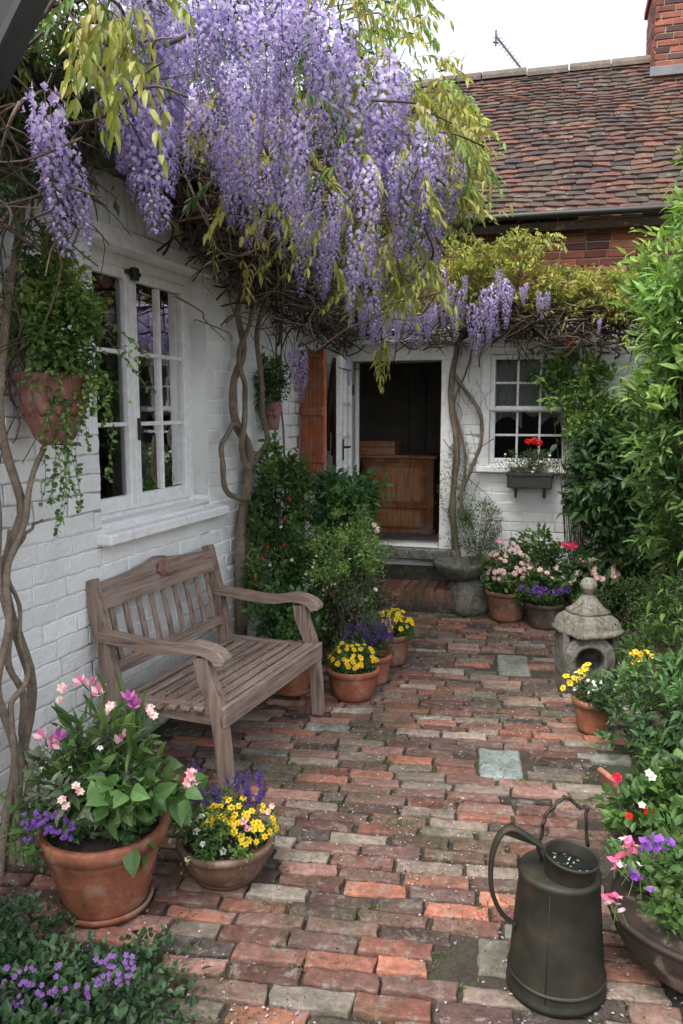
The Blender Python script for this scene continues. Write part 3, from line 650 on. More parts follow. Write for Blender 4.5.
# steps
mb = MB(); c_ = brick_rows(.05, 1.02, 0, .11, .11, .12, .008, [], .08)
SF = Frame(BW(0, .0, 0), BW.U, BW.N, (0, 0, 1))
mb.box(SF, .05, 1.02, 0.03, .42, -.05, .168, (.12, .08, .06))
r_ = brick_rows(.04, 1.03, .10, .43, .085, .33, .008, [], .1); mb.bricks(SF, r_[:, 0], r_[:, 1], r_[:, 2], r_[:, 3], np.full(len(r_), .19), pal(len(r_), [(.36, .09, .06), (.28, .075, .055), (.4, .12, .08)], .2), b=.005, depth=.10, nu=7, nv=9, amp=.002)
mb.build('step', M_path, ct, smooth=True)
# sash window
mb = MB(); u0, u1, v0, v1 = WB
mb.bbox(BW, u0 - .07, u0, v0 - .02, v1 + .06, -.12, .02, .005, WH); mb.bbox(BW, u1, u1 + .07, v0 - .02, v1 + .06, -.12, .02, .005, WH); mb.bbox(BW, u0, u1, v1, v1 + .06, -.12, .02, .005, WH)
mb.bbox(BW, u0 - .10, u1 + .10, v1 + .06, v1 + .085, -.1, .06, .005, WH)
mb.bbox(BW, u0 - .10, u1 + .10, v0 - .07, v0 - .02, -.12, .07, .008, WH); mb.build('window_frame', M_gloss, ct)
vm = (v0 + v1) / 2
sash(BW, u0, u1, vm - .01, v1, -.06, 3, 2, ct, 'window_sash', st=.04, bar=.018, rail=.035)
sash(BW, u0, u1, v0 - .02, vm + .02, -.105, 3, 2, ct, 'window_sash', st=.04, bar=.018, rail=.06)
for (a, b_) in ((u0 + .01, u0 + .25), (u0 + .23, u0 + .44), (u1 - .22, u1 - .01)):
    mb = MB(); u = np.linspace(a, b_, 40); top = BW(u, v1 - .04, -.15 + .012 * np.sin(u * 130)); low = np.linspace(vm - .12, v0 + .1, 5)
    bt = vm - .06 - .10 * ((u - (a + b_) / 2) / (b_ - a)) ** 2 * 4 * (1 if a < u0 + .1 or a > u1 - .3 else -1)
    bot = BW(u, bt, -.15 + .02 * np.sin(u * 120)); k = 40
    mb.add(np.concatenate([top, bot]), [[[q, q + 1, k + q + 1, k + q] for q in range(k - 1)]], (.5, .5, .5)); mb.build('curtain', M_lace, ct, smooth=True)
# roof
pit = R(37)
RF2 = Frame(BW(0, EV - .02, .24), BW.U, nrm(BW.V * math.sin(pit) - BW.N * math.cos(pit)), nrm(BW.V * math.cos(pit) + BW.N * math.sin(pit)))
RL = 3.50
mb = MB(); tile_roof(mb, RF2, -3.4, 5.4, RL, .100, .155, TC, .045, nrow=35); mb.box(RF2, -3.4, 5.4, 0, RL, -.14, -.075, (.06, .04, .035))
BK = Frame(RF2(0, RL, 0), BW.U, nrm(-BW.V * math.sin(pit) - BW.N * math.cos(pit)), nrm(BW.V * math.cos(pit) - BW.N * math.sin(pit))); mb.box(BK, -3.4, 5.4, 0, 3.6, -.15, -.09, (.12, .06, .05))
mb.build('roof', M_tile, ct)
rf_o = ct.children[-1]
mb = MB(); u = -3.4
while u < 5.4:
    l = .44 * rnd(.92, 1.08); a = np.linspace(-.2, math.pi + .2, 9); dz = rng.normal(0, .008) - .045 * math.sin(max(0, min(1, (u + 3.4) / 8.8)) * math.pi)
    P = []
    for uu in (u, u + l - .012):
        for q in a: P.append(RF2(uu, RL, 0) + A3(0, 0, dz - .03) + (-BW.N) * math.cos(q) * -.10 + A3(0, 0, 1) * math.sin(q) * .085)
    P = np.array(P); k = len(a); mb.add(P, [[[q, q + 1, k + q + 1, k + q] for q in range(k - 1)], [list(range(k))[::-1], [k + q for q in range(k)]]], pal(1, [(.11, .09, .075), (.14, .11, .09), (.09, .065, .055), (.16, .13, .10)], .2)[0]); u += l
mb.build('ridge_tiles', M_tile, ct)
mb = MB(); mb.box(BW, -3.3, 5.3, EV - .06, EV - .04, 0, .12, (.02, .02, .02)); 
tt = np.linspace(-3.4, 5.4, 30); mb.tube(BW(tt, EV - .03 + noise(BW(tt, 0), 1) * .012, .25), .028, 12, (.006, .006, .007)); mb.build('gutter', M_black, ct, smooth=True)
# chimney
CF = Frame(RF2(0, RL, 0), BW.U, BW.N, (0, 0, 1)); cu0 = 2.56
mb = MB(); mb.box(CF, cu0 + .01, cu0 + .93, -.44, .46, -1.0, 1.6, (.3, .25, .2))
for fr_, l0, l1 in ((Frame(CF(0, .47, 0), CF.U, CF.N, CF.V), cu0, cu0 + .94), (Frame(CF(cu0, 0, 0), CF.V, CF.N, -CF.U), -.45, .47)):
    c_ = brick_rows(l0, l1, -.6, 1.55, .19, .062, .009, [], .08); mm = len(c_)
    mb.bricks(fr_, c_[:, 0], c_[:, 1], c_[:, 2], c_[:, 3], rng.normal(0, .002, mm), pal(mm, [(.22, .07, .045), (.15, .05, .038), (.08, .04, .035), (.25, .085, .05)], .15), b=.006, depth=.02, nu=7, nv=6, amp=.0015)
for z_, e in ((.55, .03), (1.3, .05)): mb.bbox(CF, cu0 - e, cu0 + .94 + e, -.45 - e, .475 + e, z_, z_ + .075, .006, (.2, .07, .05))
x = mb.build('chimney', M_redbrick, ct)
mb = MB(); mb.bbox(CF, cu0 - .03, cu0 + 1.0, .476, .50, -.38, -.29, .006, (.16, .165, .17)); mb.build('lead_flashing', M_plain, ct)

# TV aerial on the far slope
ax = hit(517, 66, Frame(RF2(0, RL, 0), BW.U, BW.V, BW.N))[0]
b0 = RF2(ax, RL, 0) + A3(0, 0, .02); yb = b0[1]
t1 = onray(520, 67, yb); t2 = onray(496, 36, yb)
ae = thing('tv_aerial', 'thin metal television aerial tilting over the roof ridge', 'aerial', b0)
mb = MB(); mb.tube([b0 - A3(0, 0, .1), t1], .012, 6, (.1, .1, .1)); mb.build('mast', M_plain, ae)
mb = MB(); mb.tube([t1, t2], .012, 6, (.12, .12, .12)); dd = nrm(t2 - t1)
for q in np.linspace(.1, 1, 9):
    c_ = t1 + (t2 - t1) * q; mb.tube([c_ - A3(.3, .2, .3) * .12, c_ + A3(.3, .2, .3) * .12], .004, 4, (.12, .12, .12))
c_ = t2; mb.tube([c_ - A3(0, 0, .10), c_ + A3(0, 0, .06)], .010, 5, (.1, .1, .1)); mb.tube([c_ + A3(-.03, 0, -.06), c_ + A3(.03, 0, -.07)], .01, 5, (.1, .1, .1)); mb.build('boom', M_plain, ae)

# cabinet inside the doorway
cf = Frame(BW(0, .455, -.72), nrm(BW.U + .0 * BW.N), (0, 0, 1), BW.N)
cb = thing('wooden_cabinet', 'low orange brown wooden cabinet standing inside the open doorway', 'cabinet', cf(.4, 0, 0))
OR = (.22, .085, .028); CU0, CU1 = .02, .70
mb = MB(); mb.bbox(cf, CU0, CU1, .03, .70, -.4, 0, .006, OR); mb.bbox(cf, CU0 - .02, CU1 + .02, 0, .04, -.42, .015, .004, (.2, .08, .03)); mb.build('body', M_wz, cb)
mb = MB(); mb.bbox(cf, CU0 - .02, CU1 + .03, .70, .73, -.43, .03, .006, (.36, .15, .05)); mb.build('top', M_wx, cb)
mb = MB(); mb.bbox(cf, CU0 + .02, CU1 - .08, .05, .66, .0, .018, .004, OR); mb.bbox(cf, CU0 + .06, CU1 - .12, .30, .62, .018, .024, .003, (.34, .14, .045)); mb.bbox(cf, CU0 + .06, CU1 - .12, .07, .22, .018, .024, .003, (.32, .13, .045)); mb.bbox(cf, CU0 + .0, CU1 - .06, .24, .275, .018, .034, .003, (.2, .08, .03)); mb.build('door', M_wz, cb)
bx = thing('wooden_box', 'shallow wooden box resting on the left of the cabinet', 'box', cf(.1, .73, 0))
mb = MB(); mb.bbox(cf, -.06, .34, .732, .86, -.3, .05, .006, (.36, .15, .05)); mb.bbox(cf, -.065, .345, .80, .812, -.305, .055, .003, (.2, .08, .03)); mb.build('box', M_wx, bx)

# hanging dried bundle by the shutter
c0 = LW(.45, 2.0, .10); hb = thing('hanging_coat', 'dark rusty brown coat hanging on the wall beside the orange shutter', 'coat', c0)
mb = MB()
for q in range(34):
    a = rnd(-1, 1); l = rnd(.5, .85); s_ = c0 + LW.U * a * .02; e_ = c0 + LW.U * a * .10 + LW.N * rnd(-.03, .05) - A3(0, 0, l)
    mb.tube(curve([s_, s_ * .6 + e_ * .4 + LW.U * a * .05, e_], 10), np.linspace(.010, .016, 10) * rnd(.7, 1.4), 6, pal(1, [(.09, .035, .02), (.05, .03, .02), (.15, .05, .025)], .2)[0])
mb.build('cloth', M_plain, hb, smooth=True)

# end of a dark timber board at the top left corner
q0 = onray(-25, 40, 1.55); board_end = thing('dark_board_end', 'black board end jutting in at the top left corner of the wall', 'board', q0)
mb = MB(); a_ = onray(-4, 72, 1.9); b_ = onray(33, -4, 1.9); fr = Frame(a_, nrm(b_ - a_), nrm(np.cross(nrm(b_ - a_), (0, 1, .2))), nrm(np.cross(nrm(b_ - a_), np.cross(nrm(b_ - a_), (0, 1, .2)))))
mb.bbox(fr, -.02, .5, 0, .13, -.05, .05, .008, (.004, .005, .006)); mb.bbox(fr, -.025, .5, -.012, .006, -.06, .06, .004, (.02, .022, .026))
mb.build('board', M_black, board_end)


# ================================================================== BENCH
a_ = G(238, 785); b_ = G(317, 715); BX = nrm(b_ - a_); BY = A3(-BX[1], BX[0], 0)   # BX along the bench (away), BY towards the wall
BLn = float(np.linalg.norm(b_ - a_)) + .17
a_ = a_ - BX * .12
bench = thing('garden_bench', 'weathered grey brown wooden garden bench standing against the white wall', 'bench', a_)
bench.rotation_euler = (0, 0, math.atan2(BX[1], BX[0]))
WB_ = (.225, .155, .12); I = WORLD
def bpart(mb, name, m_, par=bench, **k):
    o = mb.build(name, m_, None, **k); o.parent = par; return o
def prism_u(mb, outline, u0, u1, col=WB_):       # outline in (y,z), extruded along local x
    o = np.array(outline, float); k = len(o)
    b = .004; c_ = o.mean(0)
    rings = []
    for (uu, sh_) in ((u0, b), (u0 + b, 0), (u1 - b, 0), (u1, b)):
        d_ = nrm(o - c_) * sh_; rings.append(np.concatenate([np.full((k, 1), uu), o - d_], 1))
    V = np.concatenate(rings); f = []
    for r_ in range(3):
        for q in range(k): f.append([r_ * k + q, r_ * k + (q + 1) % k, (r_ + 1) * k + (q + 1) % k, (r_ + 1) * k + q])
    mb.add(V, [f, [list(range(k))[::-1]], [[3 * k + q for q in range(k)]]], col)
def band(cl, w_):       # outline around a centre line [(y,z)], widths
    cl = np.array(cl, float); t = nrm(np.gradient(cl, axis=0)); nn = np.stack([-t[:, 1], t[:, 0]], 1); w_ = np.broadcast_to(w_, (len(cl),))[:, None] / 2
    return np.concatenate([cl + nn * w_, (cl - nn * w_)[::-1]])
def cv2(pts, n=14): return curve([(p_[0], p_[1], 0) for p_ in pts], n)[:, :2]
SD = .56; SH = .385
for x0 in (0, BLn - .055):
    mb = MB(); prism_u(mb, band(cv2([(.0, .0), (.012, .2), (.038, .38), (.085, .50), (.10, .585)]), np.interp(np.linspace(0, 1, 14), [0, .55, .85, 1], [.050, .060, .070, .068])), x0, x0 + .055); bpart(mb, 'leg', M_wz)
    mb = MB(); prism_u(mb, band(cv2([(SD + .05, 0), (SD + .01, .2), (SD, .38), (SD + .045, .62), (SD + .10, .865)]), np.interp(np.linspace(0, 1, 14), [0, .5, 1], [.055, .075, .05])), x0 + .001, x0 + .054); bpart(mb, 'leg', M_wz)
    mb = MB(); prism_u(mb, band(cv2([(.005, .565), (.025, .60), (.12, .625), (.28, .60), (SD + .05, .625)], 18), np.interp(np.linspace(0, 1, 18), [0, .12, .4, 1], [.034, .052, .044, .040])), x0 - .012, x0 + .062); bpart(mb, 'armrest', M_wy)
    mb = MB(); mb.bbox(I, x0 + .008, x0 + .048, .055, SD - .02, .30, .375, .004, WB_); bpart(mb, 'side_rail', M_wy)
mb = MB(); mb.bbox(I, .0, BLn, -.012, .014, .295, .385, .005, WB_); bpart(mb, 'front_rail', M_wx)
mb = MB(); mb.bbox(I, .055, BLn - .055, SD - .03, SD, .27, .34, .004, WB_); bpart(mb, 'back_rail', M_wx)
nsl = 8
for q in range(nsl):
    y0 = .018 + q * (SD - .02) / nsl; wd = (SD - .02) / nsl * .60; z_ = SH + .005 - .03 * math.sin(q / (nsl - 1) * math.pi * .6)
    x0, x1 = (.058, BLn - .058) if (q == 0 or q >= nsl - 1) else (-.012 - rnd(0, .012), BLn + .01)
    mb = MB(); mb.bbox(I, x0, x1, y0, y0 + wd, z_ - .02, z_, .005, np.array(WB_) * rnd(.95, 1.5)); bpart(mb, 'seat_slat', M_wx)
# back
def byz(z): t = (z - .38) / .49; return SD + .10 * t ** 1.2
mb = MB(); n = 30; u = np.linspace(.05, BLn - .05, n); s_ = (u - u[0]) / (u[-1] - u[0]) * 2 - 1; top = .845 + .03 * np.exp(-(s_ / .5) ** 2) + .012 * np.exp(-(s_ / .16) ** 4) + .0; bot = .735 + .0 * u
V = []
for (zz, dy) in ((bot, -.014), (top, -.014), (top, .014), (bot, .014)):
    V.append(np.stack([u, SD + .10 * ((zz - .38) / .49) ** 1.2 + dy - .012, zz], 1))
V = np.concatenate(V); f = []
for r_ in range(4):
    for q in range(n - 1): f.append([r_ * n + q, r_ * n + q + 1, ((r_ + 1) % 4) * n + q + 1, ((r_ + 1) % 4) * n + q])
mb.add(V, [f, [[0, n, 2 * n, 3 * n], [n - 1, 4 * n - 1, 3 * n - 1, 2 * n - 1]]], WB_); tr = bpart(mb, 'top_rail', M_wx)
mb = MB(); cc = A3(BLn / 2, SD + .10 - .048, .835)      # worn carved rosette
for a, r1, ox, oz in ((.4, .02, 0, 0), (1.5, .017, .024, .012), (2.6, .017, -.022, .01), (3.6, .015, -.012, -.018), (5, .015, .018, -.016), (.2, .012, .0, .026), (.9, .012, .034, -.008), (2, .012, -.034, -.006)):
    mb.lathe(cc + A3(ox, 0, oz), [(.001, -.012), (r1 * 1.3, -.010), (r1 * 1.4, .0), (r1 * .9, .009), (r1 * .4, .003), (.001, .008)], 12, (.26, .085, .055), wob=.003, ax=(A3(1, 0, 0), A3(0, .25, 1), A3(0, -1, .25)))
bpart(mb, 'carved_rosette', M_wz, smooth=True)
mb = MB(); zz = .44; mb.bbox(Frame((0, byz(zz), zz), (1, 0, 0), nrm(A3(0, .2, 1)), nrm(A3(0, -1, .2))), .05, BLn - .05, 0, .055, -.012, .014, .004, WB_); bpart(mb, 'lower_rail', M_wx)
for q in range(9):
    uu = .05 + (BLn - .1) * (q + .6) / 9.2; mb = MB(); z0, z1 = .49, .745
    mb.bbox(Frame((uu, byz(z0), z0), (1, 0, 0), nrm(A3(0, byz(z1) - byz(z0), z1 - z0)), nrm(A3(0, -(z1 - z0), byz(z1) - byz(z0)))), -.017, .017, 0, z1 - z0, -.008 + .004, .010, .003, np.array(WB_) * rnd(.9, 1.15)); bpart(mb, 'back_slat', M_wz)
mb = MB(); n = 1100; P = np.stack([rnd(0, BLn, n), SD * rng.beta(1.3, 1.6, n), np.full(n, SH + .006)], 1); d_ = rdir(n); d_[:, 2] *= .2
P[:, 2] = SH + .008 - .03 * np.sin(P[:, 1] / SD * math.pi * .6)
mb.leaves(P, d_, (0, 0, 1), rnd(.006, .014, n), rnd(.005, .009, n), pal(n, [(.5, .45, .46), (.36, .28, .25), (.22, .15, .11), (.12, .08, .06)], .2)); 
o = mb.build('seat_petals', M_petal, None, kind='stuff', label='dry fallen blossom petals littering the bench seat', category='petals'); o.location = bench.location; o.rotation_euler = bench.rotation_euler

# ================================================================== CLIMBERS: three wisterias
def onwall(px, py, n=.0, fr=LW):
    u, z = hit(px, py, Frame(fr.O + fr.N * n, fr.U, fr.V, fr.N)); return fr(u, z, n)
def pcurve(pts, n, fr=LW, m=40, wob=.012, f=4, s=0): return curve([onwall(a, b_, n if len(r) == 0 else r[0], fr) for a, b_, *r in pts], m, wob, f, s)
RM = []
for q in range(7):
    mb = MB(); L_ = .40; n = 165 - 8 * (q % 3); t = np.sort(rnd(.0, 1, n) ** .92); a = np.arange(n) * 2.4 + rnd(-.4, .4, n)
    rad = .050 * (1 - .80 * t ** 1.5) * (.8 + .3 * np.minimum(t * 6, 1)) * rnd(.7, 1.15, n); cur = .03 * np.sin(t * 2 + q)
    ax_ = np.stack([cur, cur * .5, -t * L_], 1); out = np.stack([np.cos(a), np.sin(a), np.zeros(n)], 1); P = ax_ + out * rad[:, None]
    sz = (.0195 - .010 * t ** 1.6) * rnd(.8, 1.2, n); lilac = np.array([(.57, .50, .69), (.50, .42, .64), (.68, .62, .77), (.42, .34, .57)]); deep = np.array([(.22, .15, .42), (.29, .21, .48)])
    cb_ = lilac[rng.integers(0, 4, n)] * (1.05 - .45 * t[:, None]); cd = deep[rng.integers(0, 2, n)] * rnd(.8, 1.2, (n, 1))
    mb.leaves(P, out * .35 + A3(0, 0, 1) + rng.normal(size=(n, 3)) * .25, out, sz, sz * 1.15, cb_, curl=.35, fold=.08)
    mb.leaves(P, out + A3(0, 0, -.35) + rng.normal(size=(n, 3)) * .25, A3(0, 0, 1) + out * .2, sz * .95, sz * .6, cd, curl=.3, fold=.25)
    mb.leaves(P, out * .8 + np.stack([-out[:, 1], out[:, 0], out[:, 2]], 1) * .6, A3(0, 0, 1) + out * .2, sz * .8, sz * .6, cb_ * .85, curl=.3, fold=.2)
    mb.tube(np.concatenate([[[0, 0, .06]], ax_[::12]]), .0016, 4, (.16, .17, .07)); RM.append((mb, mb.build('flower_raceme', M_petal, link=False)))
def compound(mb, P, D, L, cols, n=9, lw=.016, ll=.055, droop=.8):
    n = int(rng.integers(4, 8)); L = L * rnd(.55, .95); lw = lw * rnd(.8, 1.1); droop = droop * rnd(.5, 1.4)
    D = nrm(D); S = nrm(np.cross(D, A3(0, 0, 1))); t = np.linspace(.2, 1, n); ax_ = P + D * L * t[:, None] - A3(0, 0, 1) * (droop * L * t ** 2)[:, None] * .6
    mb.tube(np.concatenate([[P], ax_]), .0013, 3, (.2, .2, .05), cap=False)
    c_ = np.asarray(cols[rng.integers(0, len(cols))]) * rnd(.8, 1.2)
    for sg in (-1, 1):
        mb.leaves(ax_, S * sg * .75 + D * .45 - A3(0, 0, 1) * rnd(.2, 1.4, (n, 1)) + rng.normal(size=(n, 3)) * .25, A3(0, 0, 1) + S * sg * .8 + rng.normal(size=(n, 3)) * .2, ll * rnd(.8, 1.15, n), lw, c_ * rnd(.85, 1.15, (n, 1)), curl=.3, fold=.12, k=2)
def twigs(mb, n, cfun, ln=(.25, .6), r=(.0025, .008), down=0.0, cols=((.10, .075, .055), (.14, .11, .08), (.06, .045, .035), (.17, .12, .08))):
    for _ in range(n):
        p_ = cfun(); d = rdir(1)[0]; d[2] = d[2] * .5 - down; d = nrm(d); l = rnd(*ln); k = rnd(.15, .45)
        s_ = rdir(1)[0] * k; pts = [p_ - d * l / 2, p_ - d * l * .15 + s_ * l * .4, p_ + d * l * .2 - s_ * l * .3, p_ + d * l / 2 + A3(0, 0, -.1) * l]
        r0 = rnd(*r); mb.tube(curve(pts, 12), np.linspace(r0, r0 * .5, 12), 5, pal(1, cols, .2)[0])
def wisteria(label, main, trunks, racemes, fill, twigf, leaff, leafn, cols, compn=0, twn=120, loose=None):
    base = trunks[0][0][0]; w_ = thing('wisteria', label, 'wisteria', A3(base[0], base[1], 0), group=None)
    for (P, r_) in trunks:
        mb = MB(); mb.tube(P, r_, 10, (.23, .18, .13), wob=.22); mb.build('trunk', M_bark, w_, smooth=True)
    mb = MB(); twigf(mb); mb.build('branches', M_bark, w_, smooth=True)
    mb = MB(); leaff(mb); mb.build('foliage', M_leaf, w_)
    k = 0
    for (x, y0, y1, y) in racemes:
        top = onray(x, y0, y); bot = onray(x, y1, y); put(RM[rng.integers(0, 7)][1], 'flower_raceme', w_, top, (rnd(-.08, .08), rnd(-.08, .08), 1), max(.3, (top[2] - bot[2]) / .40)); k += 1
    extra = [f for f in fill]
    for (P, sc) in extra[:max(0, 98 - k)]: put(RM[rng.integers(0, 7)][1], 'flower_raceme', w_, P, (rnd(-.1, .1), rnd(-.1, .1), 1), sc)
    rest = extra[max(0, 98 - k):]
    if rest:
        mb = MB()
        for P, sc in rest:
            src = RM[rng.integers(0, 7)][0]; V = np.concatenate(src.V); C_ = np.concatenate(src.C); a = rnd(0, 6.28); ca, sa = math.cos(a), math.sin(a)
            V2 = np.stack([V[:, 0] * ca - V[:, 1] * sa, V[:, 0] * sa + V[:, 1] * ca, V[:, 2]], 1) * sc + P; n0 = mb.n; mb.V.append(V2); mb.C.append(C_); mb.L += [l_ + n0 for l_ in src.L]; mb.T += src.T; mb.n += len(V2)
        mb.build('flower_racemes_behind', M_petal, w_, kind='stuff')
    return w_
lbx = [100, 118, 135, 165, 180, 200, 225, 250, 275, 300, 340, 370, 400, 430, 442, 455, 465]; lby = [120, 160, 225, 215, 150, 190, 225, 245, 265, 295, 325, 345, 325, 300, 250, 225, 150]
def ydepth(x): return float(np.interp(x, [0, 70, 130, 200, 300, 400, 460], [2.55, 2.6, 2.85, 3.2, 3.55, 3.9, 4.2]))
def fillset(n, x0, x1, dmax=.9, top=-60):
    out = []
    while len(out) < n:
        x = rnd(x0, x1); lb = np.interp(x, lbx, lby); y = rnd(max(top, np.interp(x, [335, 360, 400, 460], [-60, 20, 70, 160])) if x > 335 else top, lb); dy = ydepth(x) + rnd(.0, dmax); ln = rnd(.26, .44); P = onray(x, y, dy); b_ = P - A3(0, 0, ln)
        if proj(b_)[1] > lb + 8: continue
        if np.dot(P - LW.O, LW.N) < .08 and P[2] < 2.8: continue
        out.append((P, ln / .40))
    return out
# --- left wisteria (near the camera, climbs past the hanging pot)
T1 = [(pcurve([(4, 905, .16), (12, 850, .15), (20, 770), (30, 715), (31, 680), (16, 640), (9, 600), (10, 550), (18, 510), (11, 464), (2, 400), (6, 300), (20, 220), (35, 150), (70, 110)], .10), np.linspace(0.0211, 0.0126, 40)),
      (pcurve([(-4, 900, .2), (6, 830), (12, 760), (2, 690), (4, 620), (14, 560), (24, 510), (40, 460), (44, 440)], .14, s=2), np.linspace(0.0161, 0.0084, 40)),
      (pcurve([(16, 850, .18), (28, 770), (20, 700), (8, 640), (0, 560), (-6, 480)], .12, s=4), np.linspace(0.0136, 0.0098, 40)),
      (pcurve([(10, 560), (22, 540), (34, 525), (43, 520)], .12, wob=.003), np.linspace(0.0074, 0.0042, 40)),
      (pcurve([(6, 300), (30, 270), (50, 300), (48, 360)], .08, wob=.006), np.linspace(0.0062, 0.0042, 40)),
      (pcurve([(20, 880, .2), (18, 800, .17), (10, 720, .15), (24, 680, .15), (22, 630, .14), (10, 580, .12), (8, 530, .11)], .15, wob=.01, s=1), np.linspace(0.0124, 0.0056, 40))]
def tw1(mb):
    def cf(): return onwall(rnd(-15, 95), rnd(60, 250), rnd(.05, .45)) 
    twigs(mb, 120, cf, (.2, .5), (.002, .007), .5); twigs(mb, 60, lambda: onray(rnd(-10, 160), rnd(-20, 120), rnd(2.5, 3.0)), (.2, .5), (.002, .008))
    twigs(mb, 26, lambda: onwall(rnd(-5, 40), rnd(240, 420), rnd(.04, .15)), (.3, .6), (.002, .005), 1.5)
    for q in range(5): mb.tube(pcurve([(70, 110 + q * 6), (10 + q * 8, 90), (-20, 40 + q * 20)], .25, s=q), .009, 6, BARK)
def lf1(mb):
    for q in range(75): compound(mb, onray(rnd(-5, 175), rnd(-50, 60), rnd(2.5, 3.0)), A3(rnd(-.8, .8), rnd(-.8, .2), rnd(-.5, .3)), rnd(.14, .24), YELLOW[:3] + GREEN, 9)
    for q in range(20): compound(mb, onray(rnd(72, 138), rnd(-15, 50), rnd(2.35, 2.6)), A3(rnd(-.5, .5), rnd(-.6, .2), -.6), rnd(.15, .22), YELLOW, 9, .02, .065, 1.2)
    for c_ in ((-10, 40), (40, 70), (20, 150), (70, 100)): bush(mb, onwall(*c_, .22), (.28, .25, .22), 600, .05, .02, DARKG + GREEN, 18, .45, .0, k=1, droop=.5)
r1 = [(52, 95, 240, 2.5), (62, 108, 258, 2.52), (75, 150, 248, 2.55), (44, 120, 190, 2.55), (88, 195, 252, 2.6), (48, -20, 24, 2.7), (30, -20, 20, 2.8), (110, 62, 150, 2.7), (118, 75, 175, 2.68), (130, 78, 215, 2.65), (141, 90, 238, 2.66), (153, 100, 236, 2.7), (104, 100, 158, 2.75), (160, 60, 190, 2.75), (125, 40, 120, 2.7), (147, -30, 80, 2.6), (165, -30, 70, 2.7), (135, -40, 50, 2.6), (160, 10, 100, 2.72), (178, 40, 150, 2.8), (172, 20, 130, 2.85)]
wis1 = wisteria('nearest wisteria climbing from the left corner with twisted trunk around the hanging pot', 0, T1, r1, fillset(22, 100, 185, .4), tw1, lf1, 0, None)
# --- middle wisteria (trunk right of the casement window)
T2 = [(pcurve([(241, 640, .05), (240, 560), (243, 520), (246, 495), (249, 451), (239, 430), (233, 405), (233, 380), (245, 349), (237, 310), (245, 282), (252, 255, .15), (240, 225, .2)], .07, wob=.008), np.linspace(.034, .012, 40)),
      (pcurve([(247, 500), (256, 460), (267, 437), (262, 400), (258, 345), (262, 300), (252, 275), (270, 240, .25)], .09, wob=.008, s=2), np.linspace(.018, .012, 40)),
      (pcurve([(246, 500), (228, 492), (222, 465), (224, 440), (235, 424), (247, 440), (252, 470)], .10, wob=.004), np.linspace(.016, .012, 40)),
      (pcurve([(250, 470, .12), (241, 440), (247, 400), (240, 370), (246, 330), (262, 290), (300, 300, .3)], .11, s=3), np.linspace(.018, .010, 40)),
      (pcurve([(187, 200, .1), (200, 255), (225, 285), (248, 290), (262, 270)], .06, wob=.01), np.linspace(.014, .009, 40)),
      (pcurve([(288, 560), (284, 450), (280, 380), (283, 300), (276, 270)], .05, wob=.004), np.linspace(.007, .006, 40)),
      (pcurve([(277, 560), (275, 470), (276, 380), (277, 280)], .05, wob=.002), np.linspace(.007, .006, 40)),
      (pcurve([(300, 250, .4), (318, 330, .2), (325, 370, .1), (322, 440, .1), (328, 470, .08)], .1, wob=.01), np.linspace(.010, .005, 40))]
for q in range(9):
    a = onwall(240 + 8 * q, 275 + 3 * q, .1); b_ = onray(rnd(240, 440), rnd(20, 200), rnd(3.5, 4.4)); T2.append((curve([a, a * .7 + b_ * .3 + A3(0, 0, .25), a * .3 + b_ * .7 + A3(0, 0, .1), b_], 40, .02, 3, q), np.linspace(.02, .006, 40)))
def tw2(mb):
    twigs(mb, 120, lambda: onray(rnd(200, 440), rnd(120, 330), rnd(3.7, 4.6)), (.2, .5), (.002, .007), .1)
    def cf():
        x = rnd(175, 345); return onwall(x, np.interp(x, [150, 200, 250, 345], [168, 215, 265, 335]) - rnd(-12, 75), rnd(.03, .45))
    twigs(mb, 330, cf, (.18, .5), (.002, .008), .15); twigs(mb, 90, lambda: onray(*(lambda x: (x, rnd(np.interp(x, [345, 400, 450], [-30, 50, 150]), 260)))(rnd(190, 445)), ydepth(300) + rnd(0, 1.3)), (.25, .6), (.002, .007))
    def cb():
        x = rnd(150, 350); return onwall(x, np.interp(x, [150, 200, 250, 350], [170, 222, 268, 338]) + rng.normal() * 17, rnd(.02, .3))
    twigs(mb, 420, cb, (.15, .38), (.003, .010), .1, ((.08, .06, .045), (.11, .085, .06), (.05, .038, .03)))
    for q in range(10):
        off_ = rnd(-22, 14); P = pcurve([(x_, np.interp(x_, [150, 200, 250, 350], [170, 222, 268, 338]) + off_ + rnd(-8, 8)) for x_ in (150, 185, 220, 255, 290, 325, 352)], rnd(.05, .28), wob=.015, s=q); mb.tube(P, np.linspace(.016, .008, 40) * rnd(.6, 1.2), 7, BARK)
    twigs(mb, 40, lambda: onwall(rnd(262, 330), rnd(300, 390), rnd(.02, .1)), (.2, .5), (.0015, .004), 1.5)
